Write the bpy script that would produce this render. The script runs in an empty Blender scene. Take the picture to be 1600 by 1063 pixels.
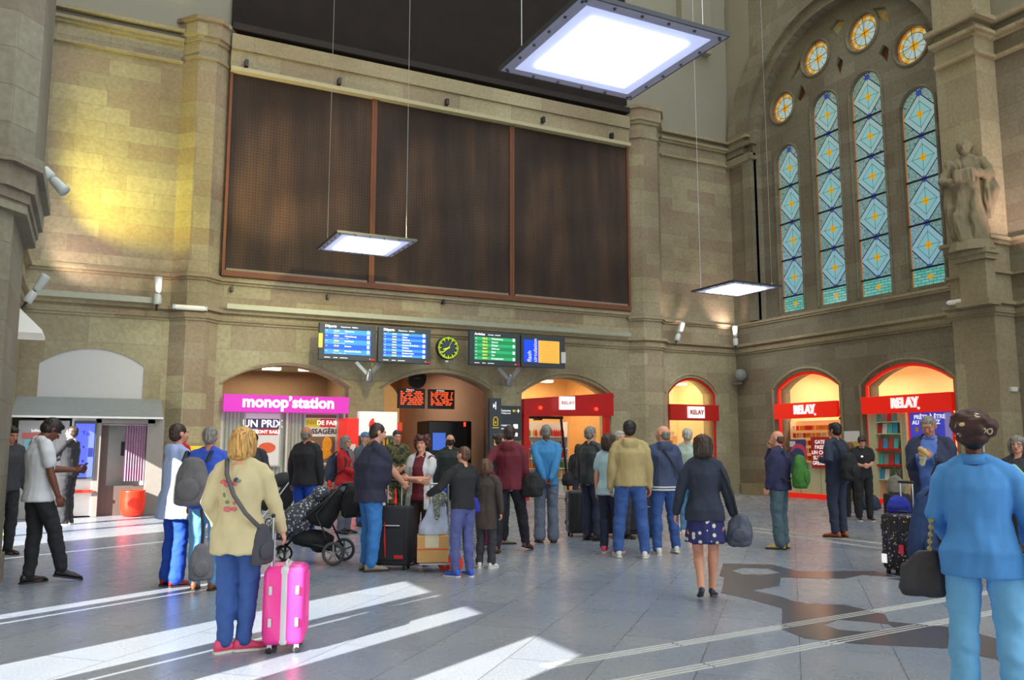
import bpy, bmesh, math, random
from math import sin, cos, pi, radians, hypot, atan2, sqrt
from mathutils import Vector, Matrix, Euler, noise
random.seed(7)
C = bpy.context.scene.collection
V = Vector

# ---------------------------------------------------------------- camera
CAM_H, CAM_F, CAM_YAW, CAM_PITCH = 1.45, 1308.0, radians(26.68), radians(7.25)
_fh = V((sin(CAM_YAW), cos(CAM_YAW), 0)); _r = V((cos(CAM_YAW), -sin(CAM_YAW), 0)); _z = V((0, 0, 1))
_f = _fh*cos(CAM_PITCH)+_z*sin(CAM_PITCH); _u = -_fh*sin(CAM_PITCH)+_z*cos(CAM_PITCH)
_o = V((0, 0, CAM_H))
def ray(px, py): return _f*CAM_F+_r*(px-800)+_u*(531.5-py)
def on(ax, c, px, py):
    d = ray(px, py); return _o+d*((c-_o[ax])/d[ax])
def G(px, py, z=0.0): return on(2, z, px, py)      # measured floor point
def MW(px, py, Y=20.4): return on(1, Y, px, py)    # measured point on a plane parallel to the back wall
def RW(px, py, X=18.2): return on(0, X, px, py)    # measured point on a plane parallel to the right wall
cd = bpy.data.cameras.new('camera'); cam = bpy.data.objects.new('camera', cd); C.objects.link(cam)
cd.sensor_width = 36; cd.lens = CAM_F/1600*36; cd.clip_end = 300; cd.clip_start = .05
cam.location = _o; cam.rotation_euler = Euler((pi/2+CAM_PITCH, 0, -CAM_YAW), 'XYZ')
bpy.context.scene.camera = cam
sc = bpy.context.scene
sc.view_settings.view_transform = 'Standard'
sc.view_settings.look = 'None'
try: sc.cycles.max_bounces = 5; sc.cycles.use_denoising = True
except Exception: pass

# ---------------------------------------------------------------- materials
def lin(c):
    o = []
    for v in c[:3]:
        v /= 255; o.append(v/12.92 if v <= .04045 else ((v+.055)/1.055)**2.4)
    return (*o, 1)
class NT:
    def __init__(s, name):
        s.m = bpy.data.materials.new(name); s.m.use_nodes = True; s.t = s.m.node_tree
        s.b = s.t.nodes['Principled BSDF']
    def n(s, ty, **k):
        x = s.t.nodes.new(ty)
        for a, b in k.items(): setattr(x, a, b)
        return x
    def l(s, a, b): s.t.links.new(a, b)
    def put(s, sock, v):
        if isinstance(v, bpy.types.NodeSocket): s.l(v, sock)
        else: sock.default_value = v
    def M(s, op, a, b=0.0, c=None, clamp=False):
        x = s.n('ShaderNodeMath', operation=op); x.use_clamp = clamp
        s.put(x.inputs[0], a); s.put(x.inputs[1], b)
        if c is not None: s.put(x.inputs[2], c)
        return x.outputs[0]
    def mix(s, f, a, b, bt='MIX'):
        x = s.n('ShaderNodeMix', data_type='RGBA', blend_type=bt)
        s.put(x.inputs[0], f); s.put(x.inputs[6], a); s.put(x.inputs[7], b)
        return x.outputs[2]
    def obj(s): return s.n('ShaderNodeTexCoord').outputs['Object']
    def xyz(s, v=None):
        x = s.n('ShaderNodeSeparateXYZ'); s.l(v or s.obj(), x.inputs[0]); return x.outputs
    def comb(s, a, b, c=0.0):
        x = s.n('ShaderNodeCombineXYZ'); s.put(x.inputs[0], a); s.put(x.inputs[1], b); s.put(x.inputs[2], c); return x.outputs[0]
    def noise(s, scale, vec=None, detail=3, out='Fac'):
        x = s.n('ShaderNodeTexNoise'); x.inputs['Scale'].default_value = scale; x.inputs['Detail'].default_value = detail
        s.l(vec or s.obj(), x.inputs['Vector']); return x.outputs[out]
    def bump(s, h, st=.3, d=.02):
        x = s.n('ShaderNodeBump'); x.inputs['Strength'].default_value = st; x.inputs['Distance'].default_value = d
        s.l(h, x.inputs['Height']); s.l(x.outputs[0], s.b.inputs['Normal'])
    def ramp(s, f, stops, interp='LINEAR'):
        x = s.n('ShaderNodeValToRGB'); s.l(f, x.inputs[0]); x.color_ramp.interpolation = interp
        e = x.color_ramp.elements
        while len(e) < len(stops): e.new(.5)
        for i, (p, c) in enumerate(stops): e[i].position = p; e[i].color = lin(c)
        return x.outputs[0]
_mc = {}
def mat(name, col=(128, 128, 128), rough=.6, metal=0.0, emit=0.0, var=.12, scale=8, bump=0.0, alpha=None, ecol=None):
    if name in _mc: return _mc[name]
    s = NT(name); b = s.b
    c = lin(col); d = tuple(x*(1-var) for x in c[:3])+(1,)
    e = tuple(min(1, x*(1+var)) for x in c[:3])+(1,)
    f = s.noise(scale)
    s.put(b.inputs['Base Color'], s.mix(f, d, e))
    b.inputs['Roughness'].default_value = rough; b.inputs['Metallic'].default_value = metal
    if emit: b.inputs['Emission Color'].default_value = lin(ecol or col); b.inputs['Emission Strength'].default_value = emit
    if bump: s.bump(f, bump)
    if alpha is not None: b.inputs['Alpha'].default_value = alpha
    _mc[name] = s.m; return s.m
def cloth(name, col, rough=.85, sc_=7, var=.14): return mat(name, col, rough, var=var, scale=sc_, bump=.2)

def stone(name, a, b_, c, bw=1.1, bh=.38, patch=.5):
    s = NT(name); x = s.xyz(); u = s.M('ADD', x[0], s.M('MULTIPLY', x[1], 1.003)); v = x[2]
    vec = s.comb(u, v)
    br = s.n('ShaderNodeTexBrick'); s.l(vec, br.inputs['Vector']); br.offset = .45
    br.inputs['Scale'].default_value = 1; br.inputs['Brick Width'].default_value = bw; br.inputs['Row Height'].default_value = bh
    br.inputs['Mortar Size'].default_value = .006; br.inputs['Mortar Smooth'].default_value = .3; br.inputs['Bias'].default_value = 0
    br.inputs['Color1'].default_value = lin(a); br.inputs['Color2'].default_value = lin(b_)
    br.inputs['Mortar'].default_value = lin([q*.82 for q in a])
    vb = s.n('ShaderNodeTexBrick'); s.l(vec, vb.inputs['Vector']); vb.offset = .45
    vb.inputs['Scale'].default_value = 1; vb.inputs['Brick Width'].default_value = bw; vb.inputs['Row Height'].default_value = bh
    vb.inputs['Mortar Size'].default_value = 0; vb.inputs['Color1'].default_value = (0, 0, 0, 1); vb.inputs['Color2'].default_value = (1, 1, 1, 1)
    f = s.ramp(vb.outputs[0], [(.0, (0, 0, 0)), (.68, (0, 0, 0)), (.8, (200, 200, 200))])
    col = s.mix(s.M('MULTIPLY', f, patch), br.outputs[0], lin(c))
    n1 = s.noise(.35, detail=4); n2 = s.noise(14, detail=5)
    col = s.mix(s.M('MULTIPLY', n1, .9, clamp=True), col, lin([q*.82 for q in b_]), 'MIX') if False else col
    g = s.ramp(n1, [(.3, (205, 200, 190)), (.65, (255, 255, 255))])
    col = s.mix(1.0, col, g, 'MULTIPLY')
    g2 = s.ramp(n2, [(.3, (228, 228, 226)), (.7, (255, 255, 255))])
    col = s.mix(1.0, col, g2, 'MULTIPLY')
    s.l(col, s.b.inputs['Base Color']); s.b.inputs['Roughness'].default_value = .85
    s.bump(s.M('ADD', s.M('MULTIPLY', br.outputs['Fac'], -1.0), s.M('MULTIPLY', n2, .35)), .35, .02)
    return s.m
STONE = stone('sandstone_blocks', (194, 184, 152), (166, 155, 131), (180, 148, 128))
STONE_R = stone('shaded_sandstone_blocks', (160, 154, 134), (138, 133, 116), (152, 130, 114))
STONE_T = stone('dressed_sandstone', (190, 179, 146), (170, 158, 130), (182, 150, 128), bw=1.6, bh=1.1, patch=.3)
STONE_B = stone('smooth_lower_sandstone', (192, 186, 154), (172, 163, 134), (182, 156, 136), bw=1.5, bh=.62, patch=.35)
PLASTER = mat('upper_plaster', (150, 146, 130), .9, var=.06, scale=1.2)

def floor_mat():
    s = NT('polished_terrazzo'); x = s.xyz()
    k = sqrt(.5)
    u = s.M('MULTIPLY', s.M('ADD', x[0], x[1]), k); v = s.M('MULTIPLY', s.M('SUBTRACT', x[0], x[1]), k)
    br = s.n('ShaderNodeTexBrick'); s.l(s.comb(u, v), br.inputs['Vector'])
    br.inputs['Scale'].default_value = 1; br.inputs['Brick Width'].default_value = 1.9; br.inputs['Row Height'].default_value = .64
    br.inputs['Mortar Size'].default_value = .004; br.inputs['Mortar Smooth'].default_value = 0
    br.inputs['Color1'].default_value = lin((162, 169, 180)); br.inputs['Color2'].default_value = lin((152, 160, 173)); br.inputs['Mortar'].default_value = lin((108, 112, 120))
    n = s.noise(55, detail=4); g = s.ramp(n, [(.35, (222, 222, 224)), (.65, (255, 255, 255))])
    n3 = s.noise(.5, detail=2); g3 = s.ramp(n3, [(.35, (226, 232, 240)), (.65, (255, 252, 244))])
    s.l(s.mix(1.0, s.mix(1.0, br.outputs[0], g, 'MULTIPLY'), g3, 'MULTIPLY'), s.b.inputs['Base Color'])
    s.b.inputs['Roughness'].default_value = .24
    s.l(s.ramp(s.noise(3, detail=3), [(.3, (138, 138, 138)), (.7, (148, 148, 148))]), s.b.inputs['Roughness'])
    return s.m
FLOOR = floor_mat()
def darkfloor():
    s = NT('dark_terrazzo'); n = s.noise(55, detail=4)
    s.l(s.ramp(n, [(.35, (82, 80, 86)), (.65, (100, 97, 102))]), s.b.inputs['Base Color']); s.b.inputs['Roughness'].default_value = .22
    return s.m
DARKF = darkfloor()

def mesh_panel():
    s = NT('perforated_brown_panel'); x = s.xyz(); u = s.M('ADD', x[0], x[1])
    def dot(a): return s.M('COSINE', s.M('MULTIPLY', a, 2*pi/.075))
    d = s.M('MULTIPLY', s.M('ADD', dot(u), 1.0), s.M('ADD', dot(x[2]), 1.0))
    hole = s.M('GREATER_THAN', d, 2.6)
    st = s.noise(1.0, s.comb(s.M('MULTIPLY', u, 1.6), s.M('MULTIPLY', x[2], .18)), 4)
    base = s.ramp(st, [(.3, (54, 43, 37)), (.5, (78, 60, 49)), (.72, (106, 79, 57))])
    big = s.ramp(s.noise(.3, detail=2), [(.35, (150, 140, 135)), (.6, (255, 255, 255))])
    base = s.mix(1.0, base, big, 'MULTIPLY')
    s.l(s.mix(s.M('MULTIPLY', hole, .7), base, lin((22, 17, 14))), s.b.inputs['Base Color']); s.b.inputs['Roughness'].default_value = .8
    return s.m
MESHP = mesh_panel()
DARKP = mat('dark_felt_panel', (31, 23, 21), .95, var=.5, scale=2.2)
WOODR = mat('red_brown_frame', (118, 72, 46), .7, var=.2, scale=3)
BLACK = mat('black_metal', (32, 33, 36), .4)
DGREY = mat('charcoal_plastic', (62, 70, 78), .5)
GREYM = mat('grey_metal', (150, 156, 162), .35, .6)
STEEL = mat('brushed_steel', (190, 194, 198), .3, .8)
WHITE = mat('white_paint', (225, 225, 222), .5)
REDS = mat('red_sign_panel', (232, 30, 14), .4, emit=.45, var=.02)
REDM = mat('red_metal', (200, 24, 20), .4)
RED = mat('red_plastic', (228, 48, 24), .35)
LIGHTW = mat('white_lettering', (245, 245, 245), .5, emit=.6, var=0)
LIGHTP = mat('light_panel', (255, 255, 255), .5, emit=9, var=0)
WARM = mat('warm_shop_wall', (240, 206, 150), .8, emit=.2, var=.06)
WARML = mat('warm_ceiling_light', (255, 235, 190), .5, emit=7, var=0)
GALV = mat('galvanised_tray', (168, 170, 150), .5, .3)

# ---------------------------------------------------------------- mesh builder
class MB:
    def __init__(s): s.v = []; s.f = []
    def add(s, vs, fs):
        k = len(s.v); s.v += [V(p) for p in vs]; s.f += [tuple(i+k for i in f) for f in fs]; return s
    def box(s, a, b, rz=0, c=None):
        x0, y0, z0 = a; x1, y1, z1 = b
        vs = [V(p) for p in ((x0,y0,z0),(x1,y0,z0),(x1,y1,z0),(x0,y1,z0),(x0,y0,z1),(x1,y0,z1),(x1,y1,z1),(x0,y1,z1))]
        if rz:
            m = Matrix.Rotation(rz, 3, 'Z'); cc = V(c) if c else (vs[0]+vs[6])/2
            vs = [m@(p-cc)+cc for p in vs]
        return s.add(vs, [(0,3,2,1),(4,5,6,7),(0,1,5,4),(1,2,6,5),(2,3,7,6),(3,0,4,7)])
    def cbox(s, c, h, R=None):
        c = V(c); vs = [V((sx*h[0], sy*h[1], sz*h[2])) for sz in (-1,1) for sx, sy in ((-1,-1),(1,-1),(1,1),(-1,1))]
        if R is not None: vs = [R@p for p in vs]
        return s.add([c+p for p in vs], [(0,3,2,1),(4,5,6,7),(0,1,5,4),(1,2,6,5),(2,3,7,6),(3,0,4,7)])
    def loft(s, st, n=14):      # st: (centre, x-vector, y-vector)
        vs = []; fs = []
        for c, a, b in st:
            for i in range(n):
                t = 2*pi*i/n; vs.append(V(c)+V(a)*cos(t)+V(b)*sin(t))
        m = len(st)
        for j in range(m-1):
            for i in range(n):
                k = (i+1) % n; fs.append((j*n+i, j*n+k, (j+1)*n+k, (j+1)*n+i))
        fs.append(tuple(range(n-1, -1, -1))); fs.append(tuple((m-1)*n+i for i in range(n)))
        return s.add(vs, fs)
    def limb(s, pts, rad, n=10, fl=1.0, cap=True, side=None):
        pts = [V(p) for p in pts]; st = []
        ref = V(side) if side else None
        m = len(pts)
        for i, p in enumerate(pts):
            d = (pts[min(i+1, m-1)]-pts[max(i-1, 0)]).normalized()
            if ref is None: ref = V((1, 0, 0)) if abs(d.x) < .8 else V((0, 1, 0))
            a = (ref-d*ref.dot(d)).normalized(); b = d.cross(a); ref = a
            r = rad[i] if isinstance(rad, (list, tuple)) else rad
            if cap and i == 0: st += [(p-d*r*.9, a*r*.35, b*r*.35*fl), (p-d*r*.6, a*r*.8, b*r*.8*fl)]
            st.append((p, a*r, b*r*fl))
            if cap and i == m-1: st += [(p+d*r*.6, a*r*.8, b*r*.8*fl), (p+d*r*.9, a*r*.35, b*r*.35*fl)]
        return s.loft(st, n)
    def tube(s, pts, r, n=8): return s.limb(pts, r, n, cap=False)
    def ell(s, c, r, R=None, nu=14, nv=9):
        c = V(c); st = []
        R = R or Matrix.Identity(3)
        for j in range(nv):
            t = -pi/2+pi*(j+.35)/(nv-.3); z = sin(t)*r[2]; k = cos(t)
            st.append((c+R@V((0,0,z)), R@V((r[0]*k,0,0)), R@V((0,r[1]*k,0))))
        return s.loft(st, nu)
    def lathe(s, c, prof, n=20, R=None):
        c = V(c); R = R or Matrix.Identity(3)
        return s.loft([(c+R@V((0,0,z)), R@V((r,0,0)), R@V((0,r,0))) for r, z in prof], n)
    def prism(s, poly, f0, f1):   # poly 2D points, f0/f1 map (a,b) -> 3D
        n = len(poly); vs = [f0(*p) for p in poly]+[f1(*p) for p in poly]
        fs = [(i, (i+1) % n, n+(i+1) % n, n+i) for i in range(n)]+[tuple(range(n-1, -1, -1)), tuple(range(n, 2*n))]
        return s.add(vs, fs)
    def bm(s):
        b = bmesh.new(); vs = [b.verts.new(p) for p in s.v]
        for f in s.f:
            try: b.faces.new([vs[i] for i in f])
            except ValueError: pass
        bmesh.ops.recalc_face_normals(b, faces=b.faces); return b
    def build(s, name, m, parent=None, bevel=0, smooth=False, sub=0):
        b = s.bm(); me = bpy.data.meshes.new(name); b.to_mesh(me); b.free()
        o = bpy.data.objects.new(name, me); C.objects.link(o); me.materials.append(m)
        if parent: o.parent = parent
        if smooth: me.shade_smooth()
        if bevel:
            k = o.modifiers.new('b', 'BEVEL'); k.width = bevel; k.segments = 2; k.limit_method = 'ANGLE'
            if smooth: me.shade_smooth()
        if sub: k = o.modifiers.new('s', 'SUBSURF'); k.levels = sub; k.render_levels = sub
        return o
def fuse(name, mb, m, parent, voxel=.012, sm=2, disp=None, cut=None):
    b = mb.bm(); me = bpy.data.meshes.new('t'); b.to_mesh(me); b.free()
    o = bpy.data.objects.new(name, me); C.objects.link(o)
    k = o.modifiers.new('r', 'REMESH'); k.mode = 'VOXEL'; k.voxel_size = voxel
    dg = bpy.context.evaluated_depsgraph_get(); ne = bpy.data.meshes.new_from_object(o.evaluated_get(dg))
    o.modifiers.clear(); o.data = ne; bpy.data.meshes.remove(me); ne.name = name
    b = bmesh.new(); b.from_mesh(ne)
    for _ in range(sm): bmesh.ops.smooth_vert(b, verts=b.verts, factor=.5, use_axis_x=True, use_axis_y=True, use_axis_z=True)
    b.normal_update()
    if disp:
        amp, fx, fz = disp; sd = random.random()*50
        for v in b.verts:
            p = v.co; q = noise.noise(V((p.x*fx+sd, p.y*fx, p.z*fz+p.x*fx*.35)))
            q2 = noise.noise(V((p.x*fx*2.3, p.y*fx*2.3+sd, p.z*fz*2.0-p.x*fx*.8)))
            v.co = p+v.normal*amp*(q+.55*q2)
    if cut:
        bmesh.ops.delete(b, geom=[v for v in b.verts if cut(v.co)], context='VERTS')
    b.to_mesh(ne); b.free(); ne.shade_smooth(); ne.materials.clear(); ne.materials.append(m)
    o.parent = parent; return o
def tag(o, label=None, cat=None, group=None, kind=None):
    for k, v in (('label', label), ('category', cat), ('group', group), ('kind', kind)):
        if v: o[k] = v
    return o
def empty(name, loc=(0,0,0), rz=0, label=None, cat=None, group=None):
    o = bpy.data.objects.new(name, None); C.objects.link(o); o.location = loc; o.rotation_euler = (0, 0, rz)
    o.empty_display_size = .1
    return tag(o, label, cat, group)
def copy_tree(o, parent=None):
    c = o.copy(); C.objects.link(c); c.parent = parent
    for ch in [x for x in bpy.data.objects if x.parent == o]: copy_tree(ch, c)
    return c
def struct(o): o['kind'] = 'structure'; return o
def plate(name, outer, holes, th, f, m, parent=None):   # f maps (a,b,depth) to world
    cu = bpy.data.curves.new('p', 'CURVE'); cu.dimensions = '2D'; cu.fill_mode = 'BOTH'; cu.extrude = th/2
    for poly in [outer]+holes:
        sp = cu.splines.new('POLY'); sp.points.add(len(poly)-1); sp.use_cyclic_u = True
        for p, q in zip(sp.points, poly): p.co = (q[0], q[1], 0, 1)
    o = bpy.data.objects.new('p', cu); C.objects.link(o)
    dg = bpy.context.evaluated_depsgraph_get(); me = bpy.data.meshes.new_from_object(o.evaluated_get(dg))
    bpy.data.objects.remove(o); bpy.data.curves.remove(cu)
    for v in me.vertices: v.co = f(v.co.x, v.co.y, v.co.z)
    b = bmesh.new(); b.from_mesh(me); bmesh.ops.remove_doubles(b, verts=b.verts, dist=1e-4); bmesh.ops.recalc_face_normals(b, faces=b.faces); b.to_mesh(me); b.free()
    me.name = name; o = bpy.data.objects.new(name, me); C.objects.link(o); me.materials.clear(); me.materials.append(m)
    if parent: o.parent = parent
    return o
def arch(x0, x1, zs, zt, z0=0.0, n=20):
    h = zt-zs; w = (x1-x0)/2; R = (w*w+h*h)/(2*h); cx = (x0+x1)/2; cz = zt-R; a = math.asin(min(1, w/R))
    if h > w*.999: a = pi/2
    return [(x0, z0)]+[(cx+R*sin(-a+2*a*i/n), cz+R*cos(-a+2*a*i/n)) for i in range(n+1)]+[(x1, z0)]
def text(body, size, loc, rot, m, parent, name='lettering', align='CENTER', bold=0.0, ext=.006, sx=1.0, shear=0):
    cu = bpy.data.curves.new(name, 'FONT'); cu.body = body; cu.size = size; cu.align_x = align; cu.align_y = 'CENTER'
    cu.extrude = ext; cu.offset = bold; cu.shear = shear; cu.resolution_u = 3
    o = bpy.data.objects.new(name, cu); C.objects.link(o); o.location = loc; o.rotation_euler = rot; o.scale = (sx, 1, 1)
    dg = bpy.context.evaluated_depsgraph_get(); me = bpy.data.meshes.new_from_object(o.evaluated_get(dg)); me.name = name
    bpy.data.objects.remove(o); bpy.data.curves.remove(cu); me.materials.clear(); me.materials.append(m)
    o = bpy.data.objects.new(name, me); C.objects.link(o); o.location = loc; o.rotation_euler = rot; o.scale = (sx, 1, 1)
    if parent: o.parent = parent
    return o
RM = (pi/2, 0, 0); RR = (pi/2, 0, -pi/2)
# ---------------------------------------------------------------- people
SKIN = {'l': mat('fair_skin', (222, 160, 132), .55, var=.05), 'm': mat('tanned_skin', (196, 128, 98), .55, var=.05), 'd': mat('brown_skin', (112, 66, 46), .5, var=.05)}
EYEW = mat('eye_white', (235, 232, 228), .3, var=0); EYED = mat('dark_iris', (30, 22, 18), .2, var=0); LIP = mat('lips', (176, 92, 84), .5, var=0)
SOLE = mat('pale_sole', (226, 222, 212), .7)
def hairm(k):
    d = {'black': (34, 27, 25), 'dark': (58, 42, 34), 'brown': (98, 68, 48), 'grey': (128, 124, 118), 'white': (186, 182, 172), 'blond': (196, 150, 84), 'auburn': (84, 40, 38)}[k]
    if 'hair_'+k in _mc: return _mc['hair_'+k]
    s = NT('hair_'+k); x = s.xyz()
    n = s.noise(1, s.comb(s.M('MULTIPLY', x[0], 90), s.M('MULTIPLY', x[1], 90), s.M('MULTIPLY', x[2], 6)), 2)
    s.l(s.ramp(n, [(.3, [q*.6 for q in d]), (.7, [min(255, q*1.25) for q in d])]), s.b.inputs['Base Color']); s.b.inputs['Roughness'].default_value = .5
    _mc['hair_'+k] = s.m; return s.m
def ik(a, b, l1, l2, pole):
    d = b-a; D = min(max(d.length, .12), l1+l2-.002); u = d.normalized()
    x = (l1*l1-l2*l2+D*D)/(2*D); h = sqrt(max(0, l1*l1-x*x)); p = pole-u*pole.dot(u); p.normalize()
    return a+u*x+p*h, a+u*D
def person(label, px, py, H, r, top=None, sleeve='long', hem=.86, bottom=None, shoes=None, hair=('short', 'dark'), skin='l', g=1.0, fem=False,
           lean=0, hy=0, hp=0, R=None, L=None, fR=(.1, 0), fL=(-.1, 0), liftL=0, liftR=0, over=None, skirt=None, hood=False, vox=.010, flare=0, toe=10,
           loc=None, collar=None, glasses=False, curl=35, belly=0, cat='person', topn='jacket', twist=0, scarf=None, hemtrim=None, pel=(0, 0), pw=0.0, eR=None, eL=None, hat=None, fy=0, fold=1.0):
    s = H/1.75
    P = V(loc) if loc else G(px, py)
    az = CAM_YAW+math.atan((px-800)/1318.0)+radians(r)
    root = empty('person', P, -az, label, cat)
    S = lambda p: V(p)*s
    pivot = V((0, 0, .97)); LZ = V((0, 0, -.014)); pelv = V((pel[0], pel[1], 0))
    def sp(p, w=None):
        p = V(p); k = min(1, max(0, (p.z-.95)/.18)) if w is None else w
        m = Matrix.Rotation(radians(-lean)*k, 3, 'X')@Matrix.Rotation(radians(twist)*k, 3, 'Z')
        return m@(p-pivot)+pivot+pelv
    NP = V((0, -.005, 1.49)); Hm = Matrix.Rotation(radians(-hy), 3, 'Z')@Matrix.Rotation(radians(-hp), 3, 'X')
    def hd(p): return sp(Hm@(V(p)-NP)+NP+LZ, 1)
    HR = Matrix.Rotation(radians(-lean), 3, 'X')@Matrix.Rotation(radians(twist), 3, 'Z')@Hm
    gw = g*(.93 if fem else 1); sh = (.160 if fem else .184)*(.72+.28*g)
    # --- joints
    SHR, SHL = sp((sh, 0, 1.42), 1), sp((-sh, 0, 1.42), 1)
    tR = V(R) if R else V((sh+.075, .04, .80)); tL = V(L) if L else V((-sh-.075, .04, .80))
    if not R: tR += (SHR-V((sh, 0, 1.415)))
    if not L: tL += (SHL-V((-sh, 0, 1.415)))
    if R: tR += pelv
    if L: tL += pelv
    ER, WR = ik(SHR, tR, .285, .255, V(eR) if eR else V((.5, -1, -.3))); EL, WL = ik(SHL, tL, .285, .255, V(eL) if eL else V((-.5, -1, -.3)))
    hR, hL = V((.088*gw, 0, .93))+pelv, V((-.088*gw, 0, .93))+pelv
    aR = V((fR[0], fR[1], .085+liftR)); aL = V((fL[0], fL[1], .085+liftL))
    KR, AR = ik(hR, aR, .426, .421, V((.12, 1, 0))); KL, AL = ik(hL, aL, .426, .421, V((-.12, 1, 0)))
    # --- body
    b = MB()
    def T(lst, mb, add=0.0, zmin=None):
        st = []
        for z, rx, ry, yo in lst:
            c = sp((0, yo, z)); Rk = Matrix.Rotation(radians(-lean)*min(1, max(0, (z-.95)/.18)), 3, 'X')@Matrix.Rotation(radians(twist)*min(1, max(0, (z-.95)/.18)), 3, 'Z')
            st.append((S(c), S(Rk@V((rx*gw+add, 0, 0))), S(Rk@V((0, ry*g+add, 0)))))
        mb.loft(st, 20)
    if fem: tor = [(.84, .10, .075, 0), (.88, .155, .10, -.01), (.95, .172, .115, -.012), (1.06, .135, .098, 0), (1.14, .125, .092, 0), (1.24, .140, .110, .015), (1.32, .145, .112, .015), (1.40, .145, .085, 0), (1.45, .10, .065, -.005), (1.49, .05, .05, -.005)]
    else: tor = [(.84, .10, .08, 0), (.88, .145, .105, 0), (.95, .155, .115, 0), (1.06, .148, .108, .005), (1.14, .150, .108, .005), (1.24, .165, .118, .005), (1.33, .175, .118, 0), (1.41, .158, .090, -.005), (1.455, .10, .06, -.005), (1.49, .055, .055, -.005)]
    if belly: tor = [(z, rx*(1+(belly*.8 if 1.0 < z < 1.3 else 0)), ry*(1+(belly*1.6 if 1.0 < z < 1.3 else 0)), yo+(belly*.06 if 1.0 < z < 1.3 else 0)) for z, rx, ry, yo in tor]
    T(tor, b)
    nk = .048 if fem else .057
    for q in (-1, 1): b.limb([S(sp((q*.02, -.02, 1.485), 1)), S(sp((q*.09, -.012, 1.445), 1)), S(sp((q*sh, 0, 1.415), 1))], [.026*s, .028*s, .032*s])
    b.limb([S(sp((0, -.01, 1.45), 1)), S(hd((0, 0, 1.53))), S(hd((0, .005, 1.58)))], [nk*s*1.15, nk*s, nk*s])
    def E(c, rr, mb=b, RR_=None): mb.ell(S(hd(c)), [q*s for q in rr], HR@(RR_ or Matrix.Identity(3)))
    E((0, -.012, 1.665), (.076, .094, .086)); E((0, .022, 1.632), (.066, .070, .085)); E((0, .050, 1.585), (.046, .045, .040)); E((0, .078, 1.563), (.020, .018, .016))
    E((0, .070, 1.675), (.055, .022, .018)); E((.036, .068, 1.618), (.02, .02, .02)); E((-.036, .068, 1.618), (.02, .02, .02)); E((0, .083, 1.594), (.026, .014, .012))
    b.limb([S(hd((0, .084, 1.664))), S(hd((0, .102, 1.632))), S(hd((0, .110, 1.620)))], [.009*s, .012*s, .014*s], 8)
    for q in (-1, 1):
        E((q*.078, -.008, 1.638), (.009, .020, .031), RR_=Matrix.Rotation(q*.25, 3, 'Z'))
    for q, Sh, El, Wr in ((1, SHR, ER, WR), (-1, SHL, EL, WL)):
        k = (.85 if fem else 1)*(.5+.5*g)
        b.limb([S(Sh-V((q*.03, 0, .0))), S(Sh.lerp(El, .3)), S(El), S(El.lerp(Wr, .3)), S(Wr)], [.047*k*s, .047*k*s, .040*k*s, .041*k*s, .027*k*s], 12)
        d = (Wr-El).normalized()
        # palm frame: thumb forwards/up
        side = V((0, 1, .3)) if abs(d.z) > .6 else V((0, 0, 1))
        side = (side-d*side.dot(d)).normalized(); nr = d.cross(side)*(1 if q > 0 else -1)   # nr: back of hand direction
        inn = -nr if (nr.x*q > 0) else nr
        kk = .92 if fem else 1
        def hp_(a, bb, c): return S(Wr+d*a*kk+side*bb*kk+inn*c*kk)
        R3 = Matrix((side, d, inn)).transposed()
        b.ell(hp_(.048, 0, .004), (.040*s*kk, .052*s*kk, .0165*s*kk), R3)
        for i, (off, ln) in enumerate(((.030, .070), (.010, .080), (-.010, .074), (-.029, .056))):
            cr = radians(curl+i*6); p0 = (.078, off, .003); p1 = (.078+ln*.45*cos(cr*.6), off*1.12, .003+ln*.45*sin(cr*.6))
            p2 = (p1[0]+ln*.32*cos(cr*1.4), off*1.15, p1[2]+ln*.32*sin(cr*1.4)); p3 = (p2[0]+ln*.23*cos(cr*2), off*1.12, p2[2]+ln*.23*sin(cr*2))
            b.limb([hp_(*p0), hp_(*p1), hp_(*p2), hp_(*p3)], [.0095*s, .0088*s, .008*s, .007*s], 8)
        b.limb([hp_(.018, .024, .006), hp_(.045, .050, .018), hp_(.072, .056, .028), hp_(.092, .052, .034)], [.014*s, .0115*s, .010*s, .008*s], 8)
    for hj, K, A in ((hR, KR, AR), (hL, KL, AL)):
        k = (.5+.5*g)
        b.limb([S(hj), S(hj.lerp(K, .35)), S(K-V((0, 0, 0))), S(K.lerp(A, .28)+V((0, -.012, 0))), S(K.lerp(A, .6)), S(A)], [.082*k*s, .076*k*s, .052*k*s, .054*k*s, .042*k*s, .036*k*s], 14)
        b.limb([S(A), S(A+V((0, .04, -.045))), S(A+V((0, .12, -.06)))], [.035*s, .03*s, .025*s], 10)
    fuse('body', b, SKIN[skin], root, vox*s*.9, 1)
    # --- eyes, lips, brows
    if abs((r+hy+180) % 360-180) > 35:
        e = MB(); ir = MB()
        for q in (-1, 1):
            e.ell(S(hd((q*.031, .079, 1.645))), (.0125*s, .008*s, .0075*s), HR, 8, 6); ir.ell(S(hd((q*.031, .0855, 1.645))), (.006*s, .003*s, .006*s), HR, 8, 5)
        eo = e.build('eyes', EYEW, root, smooth=True); ir.build('irises', EYED, eo, smooth=True)
        lp = MB(); lp.ell(S(hd((0, .0965, 1.594))), (.024*s, .006*s, .0075*s), HR, 10, 6); lp.build('lips', LIP, root, smooth=True)
        if hair[1] not in ('none',):
            br = MB()
            for q in (-1, 1): br.limb([S(hd((q*.015, .091, 1.664))), S(hd((q*.033, .090, 1.670))), S(hd((q*.050, .078, 1.663)))], [.004*s]*3, 6)
            br.build('eyebrows', hairm(hair[1] if hair[1] != 'white' else 'grey'), root, smooth=True)
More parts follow.
